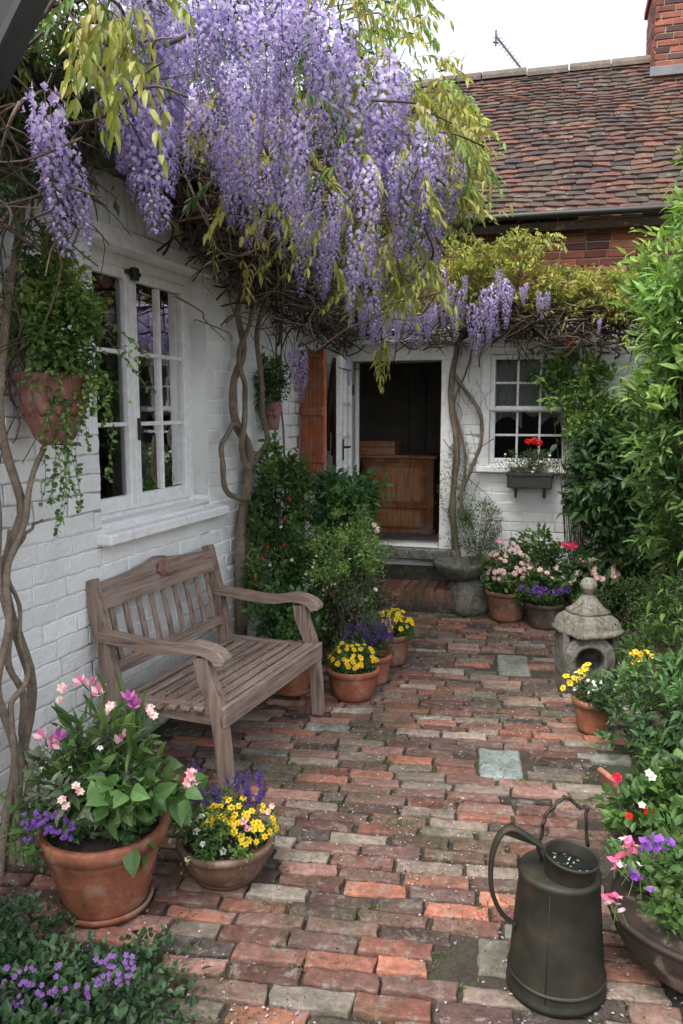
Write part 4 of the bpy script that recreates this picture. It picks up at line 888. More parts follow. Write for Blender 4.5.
def lf2(mb):
    for q in range(260):
        x = rnd(340, 470); y = rnd(np.interp(x, [340, 415, 430, 445, 470], [-40, -20, 40, 75, 130]), 195); compound(mb, onray(x, y, rnd(3.9, 4.8)), A3(rnd(-.5, 1), rnd(-.8, .4), rnd(-.4, .4)), rnd(.16, .26), YELLOW + BRIGHT[:1], 9, .017, .058, 1.0)
    for q in range(70): compound(mb, onray(rnd(415, 470), rnd(85, 185), rnd(4.0, 4.3)), A3(rnd(-.2, .9), rnd(-.5, .3), -.5), rnd(.14, .22), YELLOW, 9, .018, .06, 1.2)
    for q in range(60): compound(mb, onray(rnd(150, 400), rnd(-50, 220), rnd(3.2, 4.6)), A3(rnd(-1, 1), rnd(-.8, .4), rnd(-.4, .3)), rnd(.15, .22), YELLOW + GREEN, 9)
    for q in range(110): compound(mb, onray(rnd(200, 430), rnd(60, 260), ydepth(300) + rnd(-.1, .5)), A3(rnd(-.8, .8), rnd(-.6, .2), -.4), rnd(.12, .2), YELLOW, 9, .017, .055, 1)
    for q in range(48): compound(mb, onray(rnd(352, 428), rnd(235, 285), rnd(3.7, 4.1)), A3(rnd(-.8, .8), rnd(-.6, .2), -.4), rnd(.15, .22), YELLOW[:3], 9, .016, .055, 1)
    for q in range(6): compound(mb, onray(rnd(375, 386), rnd(335, 355), 4.3), A3(rnd(-.1, .4), -.2, -1), rnd(.12, .18), YELLOW[:2], 8, .018, .055, 1)
    for x, y, d_ in ((200, 60, 4.3), (260, 80, 4.6), (320, 110, 4.8), (380, 130, 5.0), (300, 200, 5), (360, 230, 5.2), (410, 220, 5.4), (180, 130, 4.2), (240, 160, 4.6), (230, 0, 4.2), (330, 20, 4.8)):
        bush(mb, onray(x, y, d_), (.42, .35, .32), 750, .055, .02, YELLOW[2:3] + GREEN + DARKG, 22, .4, .0, droop=.5)
def rset():
    out = []
    for x in range(194, 446, 14):
        lb = np.interp(x, lbx, lby); L_ = rnd(65, 115) * (3.5 / ydepth(x)); out.append((x + rnd(-5, 5), lb - L_, lb + rnd(-30, 6), ydepth(x) + rnd(-.1, .35)))
        b2 = lb - rnd(55, 110); L_ = rnd(65, 120) * (3.5 / ydepth(x)); out.append((x + rnd(-5, 5), b2 - L_, b2, ydepth(x) + rnd(-.4, .1)))
    for (x, a, b_) in ((205, -20, 95), (222, -10, 130), (240, 0, 120), (255, 20, 150), (275, -20, 110), (292, 5, 120), (308, -10, 105), (322, 20, 150), (340, 25, 165), (352, 60, 190), (388, 60, 200), (404, 70, 215), (420, 120, 250), (432, 130, 240), (446, 150, 226), (456, 165, 224), (395, 150, 262), (372, 90, 200), (350, 230, 310)): out.append((x, a, b_, ydepth(x) - .2))
    return out
r2 = rset() + [(292, 352, 392, 5.0), (299, 348, 402, 5.0), (305, 355, 385, 5.05), (349, 360, 386, 5.6)]
wis2 = wisteria('large wisteria with pale lilac racemes, its gnarled trunk right of the casement window', 0, T2, r2, fillset(30, 190, 462, 1.4), tw2, lf2, 0, None)
# --- back wisteria (trunk beside the doorway)
def bp(pts, n, s=0, wob=.006): return pcurve(pts, n, BW, 40, wob, 3, s)
T3 = [(bp([(462, 600, .1), (458, 560), (453, 510), (456, 450), (452, 400), (456, 350), (470, 325), (500, 310)], .07), np.linspace(.028, .018, 40)),
      (bp([(455, 378), (470, 395), (481, 420), (481, 445), (470, 470), (462, 500), (472, 530)], .08, 2), np.linspace(.016, .011, 40)),
      (bp([(458, 500), (466, 470), (460, 430), (455, 400), (470, 360), (476, 330)], .06, 1), np.linspace(.012, .006, 40)),
      (bp([(470, 330), (520, 318), (570, 312), (620, 325), (650, 350)], .22, 1), np.linspace(.02, .014, 40)),
      (bp([(440, 300, .3), (500, 280, .3), (540, 250, .35), (556, 236, .4)], .3, 1), np.linspace(.014, .004, 40)),
      (bp([(455, 345), (420, 335), (380, 330), (350, 320)], .2, 1), np.linspace(.016, .01, 40))]
def tw3(mb):
    twigs(mb, 230, lambda: onwall(rnd(510, 655), 322 + rng.normal() * 11, rnd(.1, .45), BW), (.3, .7), (.003, .009), .0, ((.10, .075, .05), (.14, .105, .07), (.06, .045, .03)))
    twigs(mb, 260, lambda: onwall(rnd(345, 520), 322 + rng.normal() * 9, rnd(.05, .4), BW), (.15, .4), (.003, .008), .0, ((.08, .06, .045), (.05, .04, .03)))
    twigs(mb, 90, lambda: onwall(rnd(380, 530), rnd(290, 345), rnd(.05, .4), BW), (.2, .5), (.002, .007), .0)
    twigs(mb, 30, lambda: onwall(rnd(452, 485), rnd(380, 560), rnd(.03, .08), BW), (.2, .5), (.0015, .004), 1)
def lf3(mb):
    for x, y, rx, rz, n in ((455, 262, .22, .22, 1100), (490, 272, .28, .2, 1500), (520, 250, .22, .15, 900), (535, 285, .2, .14, 600), (570, 285, .25, .14, 1200), (605, 290, .28, .16, 1400), (640, 300, .3, .2, 1200), (470, 300, .25, .15, 600), (430, 280, .2, .25, 700), (560, 303, .3, .09, 600), (620, 306, .3, .12, 900), (400, 308, .35, .10, 700), (470, 312, .25, .09, 500)):
        c_ = onwall(x, y, .35, BW)
        bush(mb, c_, (rx, .2, rz), int(n * .9), .042, .016, YELLOW + [(.15, .18, .04)], 30, .3, .1, droop=.4)
        for q in range(n // 60): compound(mb, c_ + rng.normal(size=3) * A3(rx * .5, .16, rz * .5), rdir(1)[0] + A3(0, -.4, 0), rnd(.08, .13), YELLOW + [(.15, .18, .04)], 7, .014, .035, .9)
    for q in range(12): compound(mb, onwall(rnd(525, 556), rnd(228, 250), .4, BW), rdir(1)[0] + A3(.4, -.4, 0), rnd(.10, .15), YELLOW, 8, .013, .035, .9)
r3 = [(x, a, b_, y) for x, a, b_, y in ((452, 285, 322, 6.0), (462, 290, 328, 6.0), (445, 270, 310, 6.0), (470, 305, 350, 6.0), (478, 310, 356, 5.95), (488, 300, 345, 5.9), (497, 285, 338, 5.9), (505, 280, 330, 5.9), (510, 288, 318, 5.9), (484, 290, 325, 5.95), (500, 270, 300, 5.95), (465, 275, 300, 6.0), (526, 284, 306, 5.9), (521, 288, 302, 5.9), (540, 292, 312, 5.85), (548, 292, 316, 5.85), (544, 298, 320, 5.85), (600, 318, 330, 5.7), (458, 300, 320, 6), (492, 315, 345, 5.95), (398, 320, 345, 6), (385, 322, 340, 6))]
wis3 = wisteria('smaller yellow green wisteria over the back window, with bare trunk beside the open doorway', 0, T3, r3, [(onray(rnd(360, 460), rnd(295, 318), rnd(5.2, 6)), rnd(.4, .6)) for _ in range(26)], tw3, lf3, 0, None)

# ================================================================== POTS
TER = (.25, .09, .05)
def pot(label, x, y, Rr, h, rb, col=TER, name='terracotta_pot', rim=.035, lip=.012, mat_=None, shape='taper', z=0.0, saucer=False, wob=.002, group=None):
    t = thing(name, label, 'flower pot' if name != 'planter_bowl' else 'planter', (x, y, z), group); mat_ = mat_ or M_terra
    c = A3(x, y, z); s_ = np.linspace(0, 1, 9)
    if shape == 'taper': rr = rb + (Rr - lip - rb) * s_ ** .9
    elif shape == 'bowl': rr = rb + (Rr - lip - rb) * np.sin(s_ * math.pi / 2) ** .8
    else: rr = rb + (Rr * .96 - rb) * (s_ ** .5) 
    prof = [(.001, .001), (rb * .9, 0)] + [(r_, .004 + q * (h - rim)) for r_, q in zip(rr, s_)]
    mb = MB(); mb.lathe(c, prof, 48, col, wob=wob); mb.build('body', mat_, t, smooth=True)
    mb = MB(); mb.lathe(c, [(Rr - lip, h - rim), (Rr - .002, h - rim + .004), (Rr, h - .006), (Rr - .004, h), (Rr - lip - .006, h), (Rr - lip - .012, h - .01), (Rr - lip - .016, h - .05)], 48, np.array(col) * 1.05, wob=wob * .7); mb.build('rim', mat_, t, smooth=True)
    mb = MB(); mb.lathe(c, [(.001, h - .022), (Rr * .5, h - .02), (Rr - lip - .008, h - .028), (Rr - lip - .01, h - .05)], 32, (.035, .025, .018), wob=.006); mb.build('soil', M_soil, t, smooth=True)
    if saucer:
        mb = MB(); mb.lathe(c, [(rb * 1.0, .001), (rb * 1.14, .004), (rb * 1.22, .028), (rb * 1.16, .03), (rb * 1.05, .012)], 40, np.array(col) * .9); mb.build('saucer', mat_, t, smooth=True)
    return t
def plant(name, label, cat, loc, group=None): return thing(name, label, cat, loc, group)
def foliage(par, specs, stemspec=None, mat_=None):
    mb = MB()
    for s_ in specs:
        bush(mb, **s_)
    if stemspec:
        for a in stemspec: stems(mb, **a)
    return mb.build('foliage', mat_ or M_leaf, par)

# big pot, left foreground
pot('large terracotta pot on the left, holding pink and white flowers', -.77, 2.44, .205, .28, .125, (.27, .09, .045), rim=.05, lip=.016, saucer=True)
pc = A3(-.77, 2.44, .28); pl = plant('flowering_plant', 'tall leafy plant with pink tulip shaped flowers in the large left pot', 'plant', (-.77, 2.44, .26))
foliage(pl, [dict(c=pc + A3(-.05, 0, .13), r=(.20, .17, .17), n=1500, L=.045, W=.018, cols=GREEN + GREY, clump=40, up=.5, k=2),
             dict(c=pc + A3(.08, -.03, .11), r=(.17, .15, .13), n=340, L=.062, W=.046, cols=[(.10, .19, .06), (.08, .16, .05), (.12, .2, .07)], clump=24, up=.35, k=3, droop=.4),
             dict(c=pc + A3(-.17, -.08, .01), r=(.13, .12, .08), n=900, L=.018, W=.011, cols=GREEN, clump=25, up=.2),
             dict(c=pc + A3(0.0, 0, .25), r=(.17, .12, .15), n=160, L=.10, W=.018, cols=GREEN, clump=20, up=1.3, k=3)],
        [dict(base=pc, c=pc + A3(0, 0, .2), r=(.22, .14, .26), n=34, rad=.003, col=(.09, .15, .05))])
for q in ((82, 683), (90, 686), (99, 694), (44, 738), (52, 743), (126, 739), (121, 744)): placed_fl(pl, F_tul, 'flower', [q], 2.42, .95, (rnd(-.3, .3), -.5, .9))
placed_fl(pl, F_tulp, 'flower', [(60, 738), (129, 700), (134, 706)], 2.40, .8, (.2, -.5, .9))
placed_fl(pl, F_pinkw, 'flower', [(62, 688), (60, 700), (112, 706), (106, 712), (152, 714), (150, 708), (120, 760)], 2.42, .7)
placed_fl(pl, F_pinkw, 'flower', [(62, 800), (66, 806), (80, 792), (76, 786), (110, 706), (150, 712), (155, 716)], 2.2, .6)
placed_fl(pl, F_white, 'flower', [(80, 790), (84, 796), (57, 806), (60, 803), (100, 748), (70, 770), (40, 770)], 2.34, 1.0)
placed_fl(pl, F_carn, 'flower', [(192, 775), (197, 780), (190, 783)], 2.42, .9)
placed_fl(pl, F_purp, 'flower', [(22 + rnd(0, 52), 812 + rnd(0, 28)) for _ in range(46)], 2.28, .8)
# low bowl
pot('low round terracotta bowl beside the front bench leg, full of yellow flowers', -.40, 2.60, .17, .14, .095, (.13, .07, .045), rim=.03, shape='bowl', saucer=True)
pc = A3(-.40, 2.60, .14); pl = plant('bedding_plant', 'mixed yellow flowers and purple lavender spikes in the low bowl', 'plant', pc)
foliage(pl, [dict(c=pc + A3(0, 0, .03), r=(.17, .15, .10), n=2300, L=.022, W=.010, cols=GREEN + BRIGHT[3:], clump=45, up=.5), dict(c=pc + A3(-.06, .05, .09), r=(.12, .1, .09), n=700, L=.03, W=.005, cols=GREY, clump=20, up=1.2)])
scatter_fl(pl, F_yel, 'flower', pc + A3(.05, -.01, .05), (.12, .11, .09), 52, (.8, 1.15), .6)
placed_fl(pl, F_tul, 'flower', [(244, 822), (247, 830)], 2.48, .45); placed_fl(pl, F_pinkw, 'flower', [(272, 806), (268, 812)], 2.5, .5)
scatter_fl(pl, F_white, 'flower', pc + A3(-.08, -.04, .0), (.10, .10, .08), 12)
for q in range(34): put(F_lav, 'flower_spike', pl, pc + A3(rnd(-.14, .12), rnd(.0, .14), rnd(.09, .16)), (rnd(-.4, .4), rnd(-.4, .2), 1), rnd(.8, 1.2))

F_purs = fl_flat('flower', 5, .008, .007, [(.18, .08, .32), (.24, .11, .36)], (.4, .3, .4), .2)
# ground cover bottom left
gp = plant('ground_cover', 'low green ground cover dotted with purple flowers at the bottom left corner', 'plant', (-.85, 1.95, 0))
foliage(gp, [dict(c=A3(x, y, .02), r=(.22, .17, hh), n=n, L=.026, W=.017, cols=[(.035, .075, .035), (.055, .11, .045), (.08, .14, .07), (.03, .06, .028)], clump=40, up=.6, k=2, cr=.35) for x, y, hh, n in ((-.95, 2.02, 0.158, 2600), (-.78, 1.95, 0.130, 2400), (-1.05, 2.2, 0.144, 1800), (-.62, 2.02, .10, 1100), (-1.15, 1.95, 0.158, 1500), (-.85, 1.82, .15, 1300), (-.66, 1.88, .10, 900))])
placed_fl(gp, F_purs, 'flower', [(rnd(0, 60), rnd(960, 1015)) for _ in range(34)] + [(rnd(95, 135), rnd(955, 985)) for _ in range(30)] + [(rnd(40, 90), rnd(985, 1015)) for _ in range(20)], 1.86, .9)

# hanging wall pot
hc = LW(3.97, 1.47, .165)
hp_ = thing('hanging_wall_pot', 'pinkish terracotta pot hung on the white wall left of the window', 'flower pot', hc)
mb = MB(); mb.lathe(hc, [(.001, 0), (.05, .0), (.075, .03), (.105, .10), (.125, .19), (.135, .235), (.14, .24), (.14, .262), (.13, .265), (.122, .25)], 40, (.30, .12, .095), wob=.004); mb.build('body', M_terra, hp_, smooth=True)
mb = MB()
for q in range(12):
    a = q / 12 * 6.28; c_ = hc + A3(math.cos(a) * .108, math.sin(a) * .108, .14); mb.lathe(c_, [(.001, -.01), (.02, -.004), (.024, .0), (.014, .008), (.001, .01)], 10, (.32, .13, .10), ax=(A3(-math.sin(a), math.cos(a), 0), A3(0, 0, 1.5), A3(math.cos(a), math.sin(a), 0)))
mb.build('relief', M_terra, hp_, smooth=True)
mb = MB(); mb.tube([hc + A3(0, 0, .26) - LW.N * .12, hc + A3(0, 0, .34) - LW.N * .15], .005, 6, (.05, .05, .05)); mb.lathe(hc, [(.001, .235), (.12, .24), (.12, .23)], 24, (.03, .02, .015)); mb.build('soil', M_soil, hp_)
tp = plant('trailing_plant', 'bright green trailing plant spilling from the hanging wall pot', 'plant', hc + A3(0, 0, .25))
mb = MB(); bush(mb, hc + A3(.02, -.02, .45), (.17, .16, .27), 4200, .028, .017, [(.14, .21, .05), (.17, .24, .06), (.10, .17, .045)], 55, .3, .2, k=2); bush(mb, hc + A3(.08, -.02, .24), (.16, .14, .12), 700, .024, .014, BRIGHT + GREEN, 25, .35, -.2, k=2)
for q in range(20):
    s_ = hc + A3(rnd(-.03, .13), rnd(-.12, .0), .27); l = rnd(.15, .52) if q > 5 else rnd(.42, .58); e_ = s_ + A3(rnd(.0, .12), rnd(-.05, .02), -l); m_ = (s_ + e_) / 2 + A3(rnd(.02, .10), -.03, .08); P = curve([s_, m_, e_], 26, .008, 2, q); mb.tube(P, .0012, 3, (.10, .12, .05))
    k = 52; i = rng.integers(0, 26, k); mb.leaves(P[i], rdir(k) + A3(0, 0, -.3), rdir(k) + A3(0, -.6, .5), rnd(.014, .026, k), .015, pal(k, BRIGHT + GREEN, .2), k=2)
for q in range(7):
    s_ = hc + A3(.05, -.02, .48); e_ = s_ + A3(rnd(.12, .34), rnd(-.08, .0), rnd(-.32, .12)); P = curve([s_, (s_ + e_) / 2 + A3(0, 0, .05), e_], 14); mb.tube(P, .0012, 3, (.10, .12, .05)); k = 24; i = rng.integers(0, 14, k); mb.leaves(P[i], rdir(k), rdir(k) + A3(0, -.6, .5), rnd(.014, .026, k), .014, pal(k, BRIGHT + GREEN, .2), k=2)
mb.build('foliage', M_leaf, tp)
# small pink wall pot
wc = onwall(273, 430, .09); wp = thing('small_wall_pot', 'small pink pot hanging beside the gnarled wisteria trunk', 'flower pot', wc)
mb = MB(); mb.lathe(wc, [(.001, 0), (.035, 0), (.05, .10), (.055, .15), (.06, .155), (.06, .175), (.052, .18), (.048, .16)], 28, (.42, .2, .2)); mb.build('body', M_terra, wp, smooth=True)
tp = plant('trailing_plant', 'small leafy plant growing in the little pink wall pot', 'plant', wc + A3(0, 0, .17))
foliage(tp, [dict(c=wc + A3(-.02, 0, .33), r=(.13, .11, .20), n=1300, L=.03, W=.015, cols=GREEN + BRIGHT[1:2], clump=30, up=.2), dict(c=wc + A3(-.06, 0, .14), r=(.09, .08, .14), n=500, L=.026, W=.014, cols=GREEN, clump=15, up=-.2)])

# shrubs between bench and doorway
def shrub(name, label, base, specs, stemn=20, rad=.004, cat='shrub', col=(.09, .075, .05)):
    t = plant(name, label, cat, base); foliage(t, specs); mb = MB(); c0 = specs[0]['c']; stems(mb, base, c0, specs[0]['r'], stemn, rad, col); mb.build('stems', M_bark, t, smooth=True); return t
s1 = shrub('camellia_bush', 'dark green bush with small red flowers against the white wall behind the bench', (-.40, 4.95, 0), [dict(c=A3(-.38, 4.95, 1.05), r=(.19, .22, .36), n=2400, L=.045, W=.026, cols=GREEN, clump=40, up=.2, k=2), dict(c=A3(-.40, 4.75, .65), r=(.19, .2, .4), n=2200, L=.04, W=.022, cols=GREEN, clump=40, k=2), dict(c=A3(-.20, 4.85, .55), r=(.22, .22, .4), n=1400, L=.04, W=.02, cols=DARKG + GREEN, clump=34, k=2)])
placed_fl(s1, F_ger, 'flower', [(268, 547), (284, 545), (262, 558), (286, 518), (255, 580), (290, 500)], 4.62, .3); placed_fl(s1, F_white, 'flower', [(281, 527), (306, 574), (270, 565), (292, 560)], 4.6, 1)
s2 = shrub('laurel_bush', 'glossy mid green bush left of the doorway', (.0, 5.35, 0), [dict(c=A3(.0, 5.3, .96), r=(.27, .26, .22), n=2800, L=.055, W=.028, cols=[(.07, .16, .055), (.09, .19, .06), (.055, .13, .045)], clump=50, up=.35, k=2), dict(c=A3(.05, 5.35, .5), r=(.25, .25, .45), n=1300, L=.06, W=.028, cols=DARKG, clump=30, k=2)])
placed_fl(s2, F_pinkw, 'flower', [(374, 525), (377, 531), (371, 560)], 5.0, .8)
s3 = shrub('rounded_shrub', 'tall rounded grey green shrub in front of the doorway steps, with fresh pale top', (.04, 4.72, 0), [dict(c=A3(.03, 4.72, .72), r=(.25, .24, .28), n=6500, L=.024, W=.013, cols=[(.17, .28, .08), (.22, .33, .09), (.14, .23, .08)], clump=80, cr=.22, up=.3), dict(c=A3(.04, 4.70, .40), r=(.25, .2, .32), n=5000, L=.026, W=.013, cols=GREY + BRIGHT[3:] + GREEN[:2] + [(.16, .12, .09)], clump=60, cr=.22, up=.1)], 34)
placed_fl(s3, F_white, 'flower', [(rnd(312, 380), rnd(540, 610)) for _ in range(9)], 4.5, .7); placed_fl(s3, F_pinkw, 'flower', [(378, 528), (300 + 76, 590), (366, 600), (383, 612)], 4.6, .5)
pot('terracotta pot half hidden behind the far bench leg', -.28, 4.42, .13, .21, .09, (.34, .12, .06), saucer=True)
sp = plant('leafy_plant', 'green leafy plant in the pot behind the bench armrest', 'plant', (-.28, 4.42, .2))
foliage(sp, [dict(c=A3(-.33, 4.35, .42), r=(.19, .15, .19), n=1300, L=.04, W=.026, cols=[(.05, .11, .04), (.08, .16, .05)], clump=30, up=.3, k=2)])

pot('terracotta pot of yellow pansies nearest the bench', .065, 4.33, .150, .175, .10, (.28, .09, .045), shape='bowl')
pc = A3(.065, 4.33, .175); pl = plant('yellow_pansy', 'yellow pansies in the pot nearest the far bench leg', 'plant', pc)
foliage(pl, [dict(c=pc + A3(0, 0, .03), r=(.14, .13, .09), n=1300, L=.024, W=.012, cols=GREEN, clump=30, up=.5)]); scatter_fl(pl, F_yel, 'flower', pc + A3(0, 0, .04), (.13, .12, .09), 44, (.9, 1.3))
pot('small terracotta pot squeezed between the two yellow flower pots', .20, 4.58, .10, .17, .07, (.30, .10, .06))
pc = A3(.18, 4.58, .17); pl = plant('lavender', 'dark purple lavender between the two pots of yellow flowers', 'plant', pc)
foliage(pl, [dict(c=pc + A3(-.02, 0, .06), r=(.15, .12, .12), n=900, L=.03, W=.006, cols=GREY + GREEN, clump=25, up=1)])
for q in range(48): put(F_lav, 'flower_spike', pl, pc + A3(rnd(-.17, .12), rnd(-.1, .1), rnd(.06, .17)), (rnd(-.4, .4), rnd(-.4, .2), 1), rnd(.8, 1.1))
pot('terracotta pot of yellow flowers standing furthest towards the doorway steps', .305, 4.94, .135, .20, .095, (.22, .09, .06), shape='bowl')
pc = A3(.305, 4.94, .20); pl = plant('yellow_primrose', 'dense yellow flowers in the pot nearest the doorway steps', 'plant', pc)
foliage(pl, [dict(c=pc + A3(0, 0, .03), r=(.15, .13, .10), n=1300, L=.026, W=.014, cols=GREEN, clump=30, up=.5)]); scatter_fl(pl, F_pansy, 'flower', pc + A3(0, 0, .05), (.14, .12, .10), 46, (.65, .95))

# stone birdbath right of the doorway
sb = BW(1.12, 0, .30); t = thing('stone_birdbath', 'rough mossy stone birdbath standing right of the doorway steps', 'birdbath', sb)
mb = MB(); mb.lathe(sb, [(.001, 0), (.15, 0), (.16, .05), (.135, .20), (.09, .27), (.001, .27)], 20, (.20, .19, .16), wob=.012, sq=4, ang0=.5); mb.build('pedestal', M_stone, t, smooth=True)
mb = MB(); mb.lathe(sb + A3(-.04, 0, 0), [(.001, .26), (.10, .26), (.17, .32), (.215, .38), (.22, .41), (.19, .41), (.12, .37), (.001, .36)], 28, (.17, .17, .14), wob=.012); mb.build('bowl', M_stone, t, smooth=True)
sh_ = shrub('airy_shrub', 'fine leaved airy shrub rising above the stone birdbath', BW(1.25, 0, .12), [dict(c=BW(1.2, .66, .20), r=(.24, .16, .24), n=2600, L=.022, W=.008, cols=GREY + GREEN, clump=50, cr=.25, up=.5), dict(c=BW(1.0, .95, .12), r=(.16, .1, .5), n=900, L=.022, W=.008, cols=GREY + GREEN, clump=40, cr=.2, up=.4)], 26, .003)

# flower pots by the back wall
def bpot(label, px, yy, Rr, h, rb, col, **k): x = (px - 341.5) / F * (yy * math.cos(PITCH) + (H - h) * math.sin(PITCH)); pot(label, x, yy, Rr, h, rb, col, **k); return A3(x, yy, h)
pc = bpot('wide terracotta pot with pink flowers next to the stone birdbath', 507, 6.02, .165, .23, .12, (.24, .11, .07))
pl = plant('pink_geranium', 'pale pink flowers crowding the wide pot next to the birdbath', 'plant', pc); foliage(pl, [dict(c=pc + A3(0, 0, .10), r=(.20, .16, .18), n=1500, L=.04, W=.022, cols=GREEN, clump=34, up=.4, k=2)])
scatter_fl(pl, F_pinkw, 'flower', pc + A3(.0, 0, .15), (.17, .15, .17), 52, (.8, 1.2), .4, zlo=-.2); placed_fl(pl, F_carn, 'flower', [(500, 541), (517, 548)], 5.9, 1)
pc = bpot('dark pot with purple flowers, middle of the row by the back wall', 545, 5.80, .15, .19, .11, (.09, .065, .05))
pl = plant('purple_verbena', 'purple and pink flowers in the dark pot of the back row', 'plant', pc); foliage(pl, [dict(c=pc + A3(0, 0, .08), r=(.22, .16, .16), n=1500, L=.035, W=.018, cols=GREEN + DARKG, clump=34, up=.4, k=2)])
placed_fl(pl, F_purb, 'flower', [(533, 592), (539, 594), (544, 590), (561, 591), (567, 590), (553, 593), (522, 588), (536, 588)], 5.62, .95); placed_fl(pl, F_pinkw, 'flower', [(540, 570), (547, 573), (552, 578), (530, 568), (574, 575), (571, 583), (556, 568), (563, 578)], 5.7, .9)
pc = bpot('brown pot with creamy white and pink flowers behind the stone lantern', 590, 5.72, .15, .24, .11, (.16, .09, .06))
pl = plant('cream_lily', 'creamy white and pink flowers rising behind the stone lantern', 'plant', pc); foliage(pl, [dict(c=pc + A3(0, 0, .10), r=(.20, .16, .17), n=1200, L=.045, W=.02, cols=GREEN + DARKG, clump=30, up=.4, k=2)])
scatter_fl(pl, F_pinkw, 'flower', pc + A3(.02, 0, .17), (.17, .12, .12), 46, (.9, 1.3), .4, zlo=-.2)
rb_ = shrub('rose_bush', 'small rose bush with a deep pink bloom against the back wall', BW(1.75, 0, .25), [dict(c=BW(1.72, .42, .28), r=(.26, .16, .26), n=1200, L=.045, W=.025, cols=DARKG + GREEN, clump=34, up=.3, k=2)], 20)
placed_fl(rb_, F_rose, 'flower', [(574, 546), (566, 546)], 5.85, 1.2)

# stone lantern
lx, ly = 1.41, 4.47; lc = A3(lx, ly, 0); t = thing('stone_lantern', 'mossy stone garden lantern with ball finial at the edge of the path', 'lantern', lc)
mb = MB(); ST = (.24, .22, .18); axl = (A3(1, 0, 0), A3(0, 0, 1), nrm(A3(-.25, -1, 0))); lb_ = A3(0, -.07, 0)
mb.lathe(lc + A3(0, -.05, .20), [(.070, -.10), (.078, .10), (.090, .118), (.104, .118), (.108, .100), (.120, .100), (.125, .088), (.142, .088), (.148, .078), (.148, -.1), (.06, -.10)], 40, (.19, .17, .15), wob=.004, ax=axl); mb.build('body', M_stone, t, smooth=True)
mb = MB(); mb.box(WORLD, lx - .15, lx + .15, ly - .07, ly + .1, .001, .10, (.19, .17, .15)); mb.box(WORLD, lx - .155, lx - .12, ly - .08, ly + .1, .10, .345, (.2, .18, .16)); mb.box(WORLD, lx + .12, lx + .155, ly - .08, ly + .1, .10, .345, (.2, .18, .16)); mb.build('block', M_stone, t)
mb = MB(); mb.lathe(lc, [(.001, .338), (.160, .338), (.166, .348), (.164, .362), (.152, .37), (.150, .395), (.135, .43), (.105, .452), (.001, .455)], 48, ST, wob=.008, sq=5, ang0=.35); mb.lathe(lc, [(.001, .45), (.098, .45), (.102, .468), (.080, .480), (.052, .51), (.036, .545), (.024, .558), (.024, .57), (.001, .57)], 36, ST, wob=.004, sq=5, ang0=.35); mb.build('cap', M_stone, t, smooth=True)
mb = MB(); mb.lathe(lc, [(.001, .555), (.032, .562), (.026, .575), (.04, .588), (.048, .61), (.042, .635), (.024, .652), (.001, .655)], 24, (.27, .25, .2), wob=.005); mb.build('finial', M_stone, t, smooth=True)

pot('terracotta pot of yellow and white flowers in front of the stone lantern', 1.265, 3.86, .108, .17, .072, (.30, .11, .055))
pc = A3(1.265, 3.86, .17); pl = plant('mixed_bedding_plant', 'white and yellow flowers in the pot in front of the stone lantern', 'plant', pc)
foliage(pl, [dict(c=pc + A3(.02, 0, .05), r=(.17, .14, .08), n=1500, L=.022, W=.012, cols=GREEN + GREY, clump=36, up=.5)]); scatter_fl(pl, F_white, 'flower', pc + A3(.03, 0, .06), (.16, .13, .07), 38, (.7, 1.1))
placed_fl(pl, F_pansy, 'flower', [(563, 688), (570, 683), (574, 678), (580, 672), (585, 668), (588, 664), (566, 676), (578, 680), (583, 676)], 3.85, .9)

# window box
bu0, bz = hit(507, 488, Frame(BW.O + BW.N * .2, BW.U, BW.V, BW.N)); bu1 = hit(552, 488, Frame(BW.O + BW.N * .2, BW.U, BW.V, BW.N))[0]
wb = thing('window_box', 'dark window box under the back sash window', 'window box', BW((bu0 + bu1) / 2, bz, .13)); mb = MB(); mb.bbox(BW, bu0, bu1, bz, bz + .115, .04, .2, .006, (.03, .028, .026)); mb.bbox(BW, bu0 - .008, bu1 + .008, bz + .095, bz + .12, .035, .208, .004, (.035, .032, .03)); mb.build('box', M_black, wb)
mb = MB(); 
for u in (bu0 + .06, bu1 - .06): mb.bbox(BW, u - .01, u + .01, bz - .09, bz - .001, .035, .05, .003, (.03, .03, .03)); mb.bbox(BW, u - .01, u + .01, bz - .012, bz - .001, .05, .17, .003, (.03, .03, .03))
mb.build('bracket', M_black, wb)
wc = BW((bu0 + bu1) / 2, bz + .12, .12); pl = plant('red_geranium', 'silvery foliage with one red geranium bloom in the window box', 'plant', wc)
foliage(pl, [dict(c=wc + A3(-.02, 0, .07), r=(.20, .10, .13), n=1700, L=.022, W=.010, cols=GREY + GREEN, clump=40, up=.4), dict(c=wc + A3(.12, 0, .02), r=(.1, .08, .1), n=400, L=.022, W=.010, cols=GREY + GREEN, clump=14, up=.0)])
placed_fl(pl, F_ger, 'flower', [(528, 442), (534, 441), (539, 443)], 6.1, 1.0); placed_fl(pl, F_white, 'flower', [(rnd(503, 552), rnd(453, 472)) for _ in range(16)], 6.1, .9)

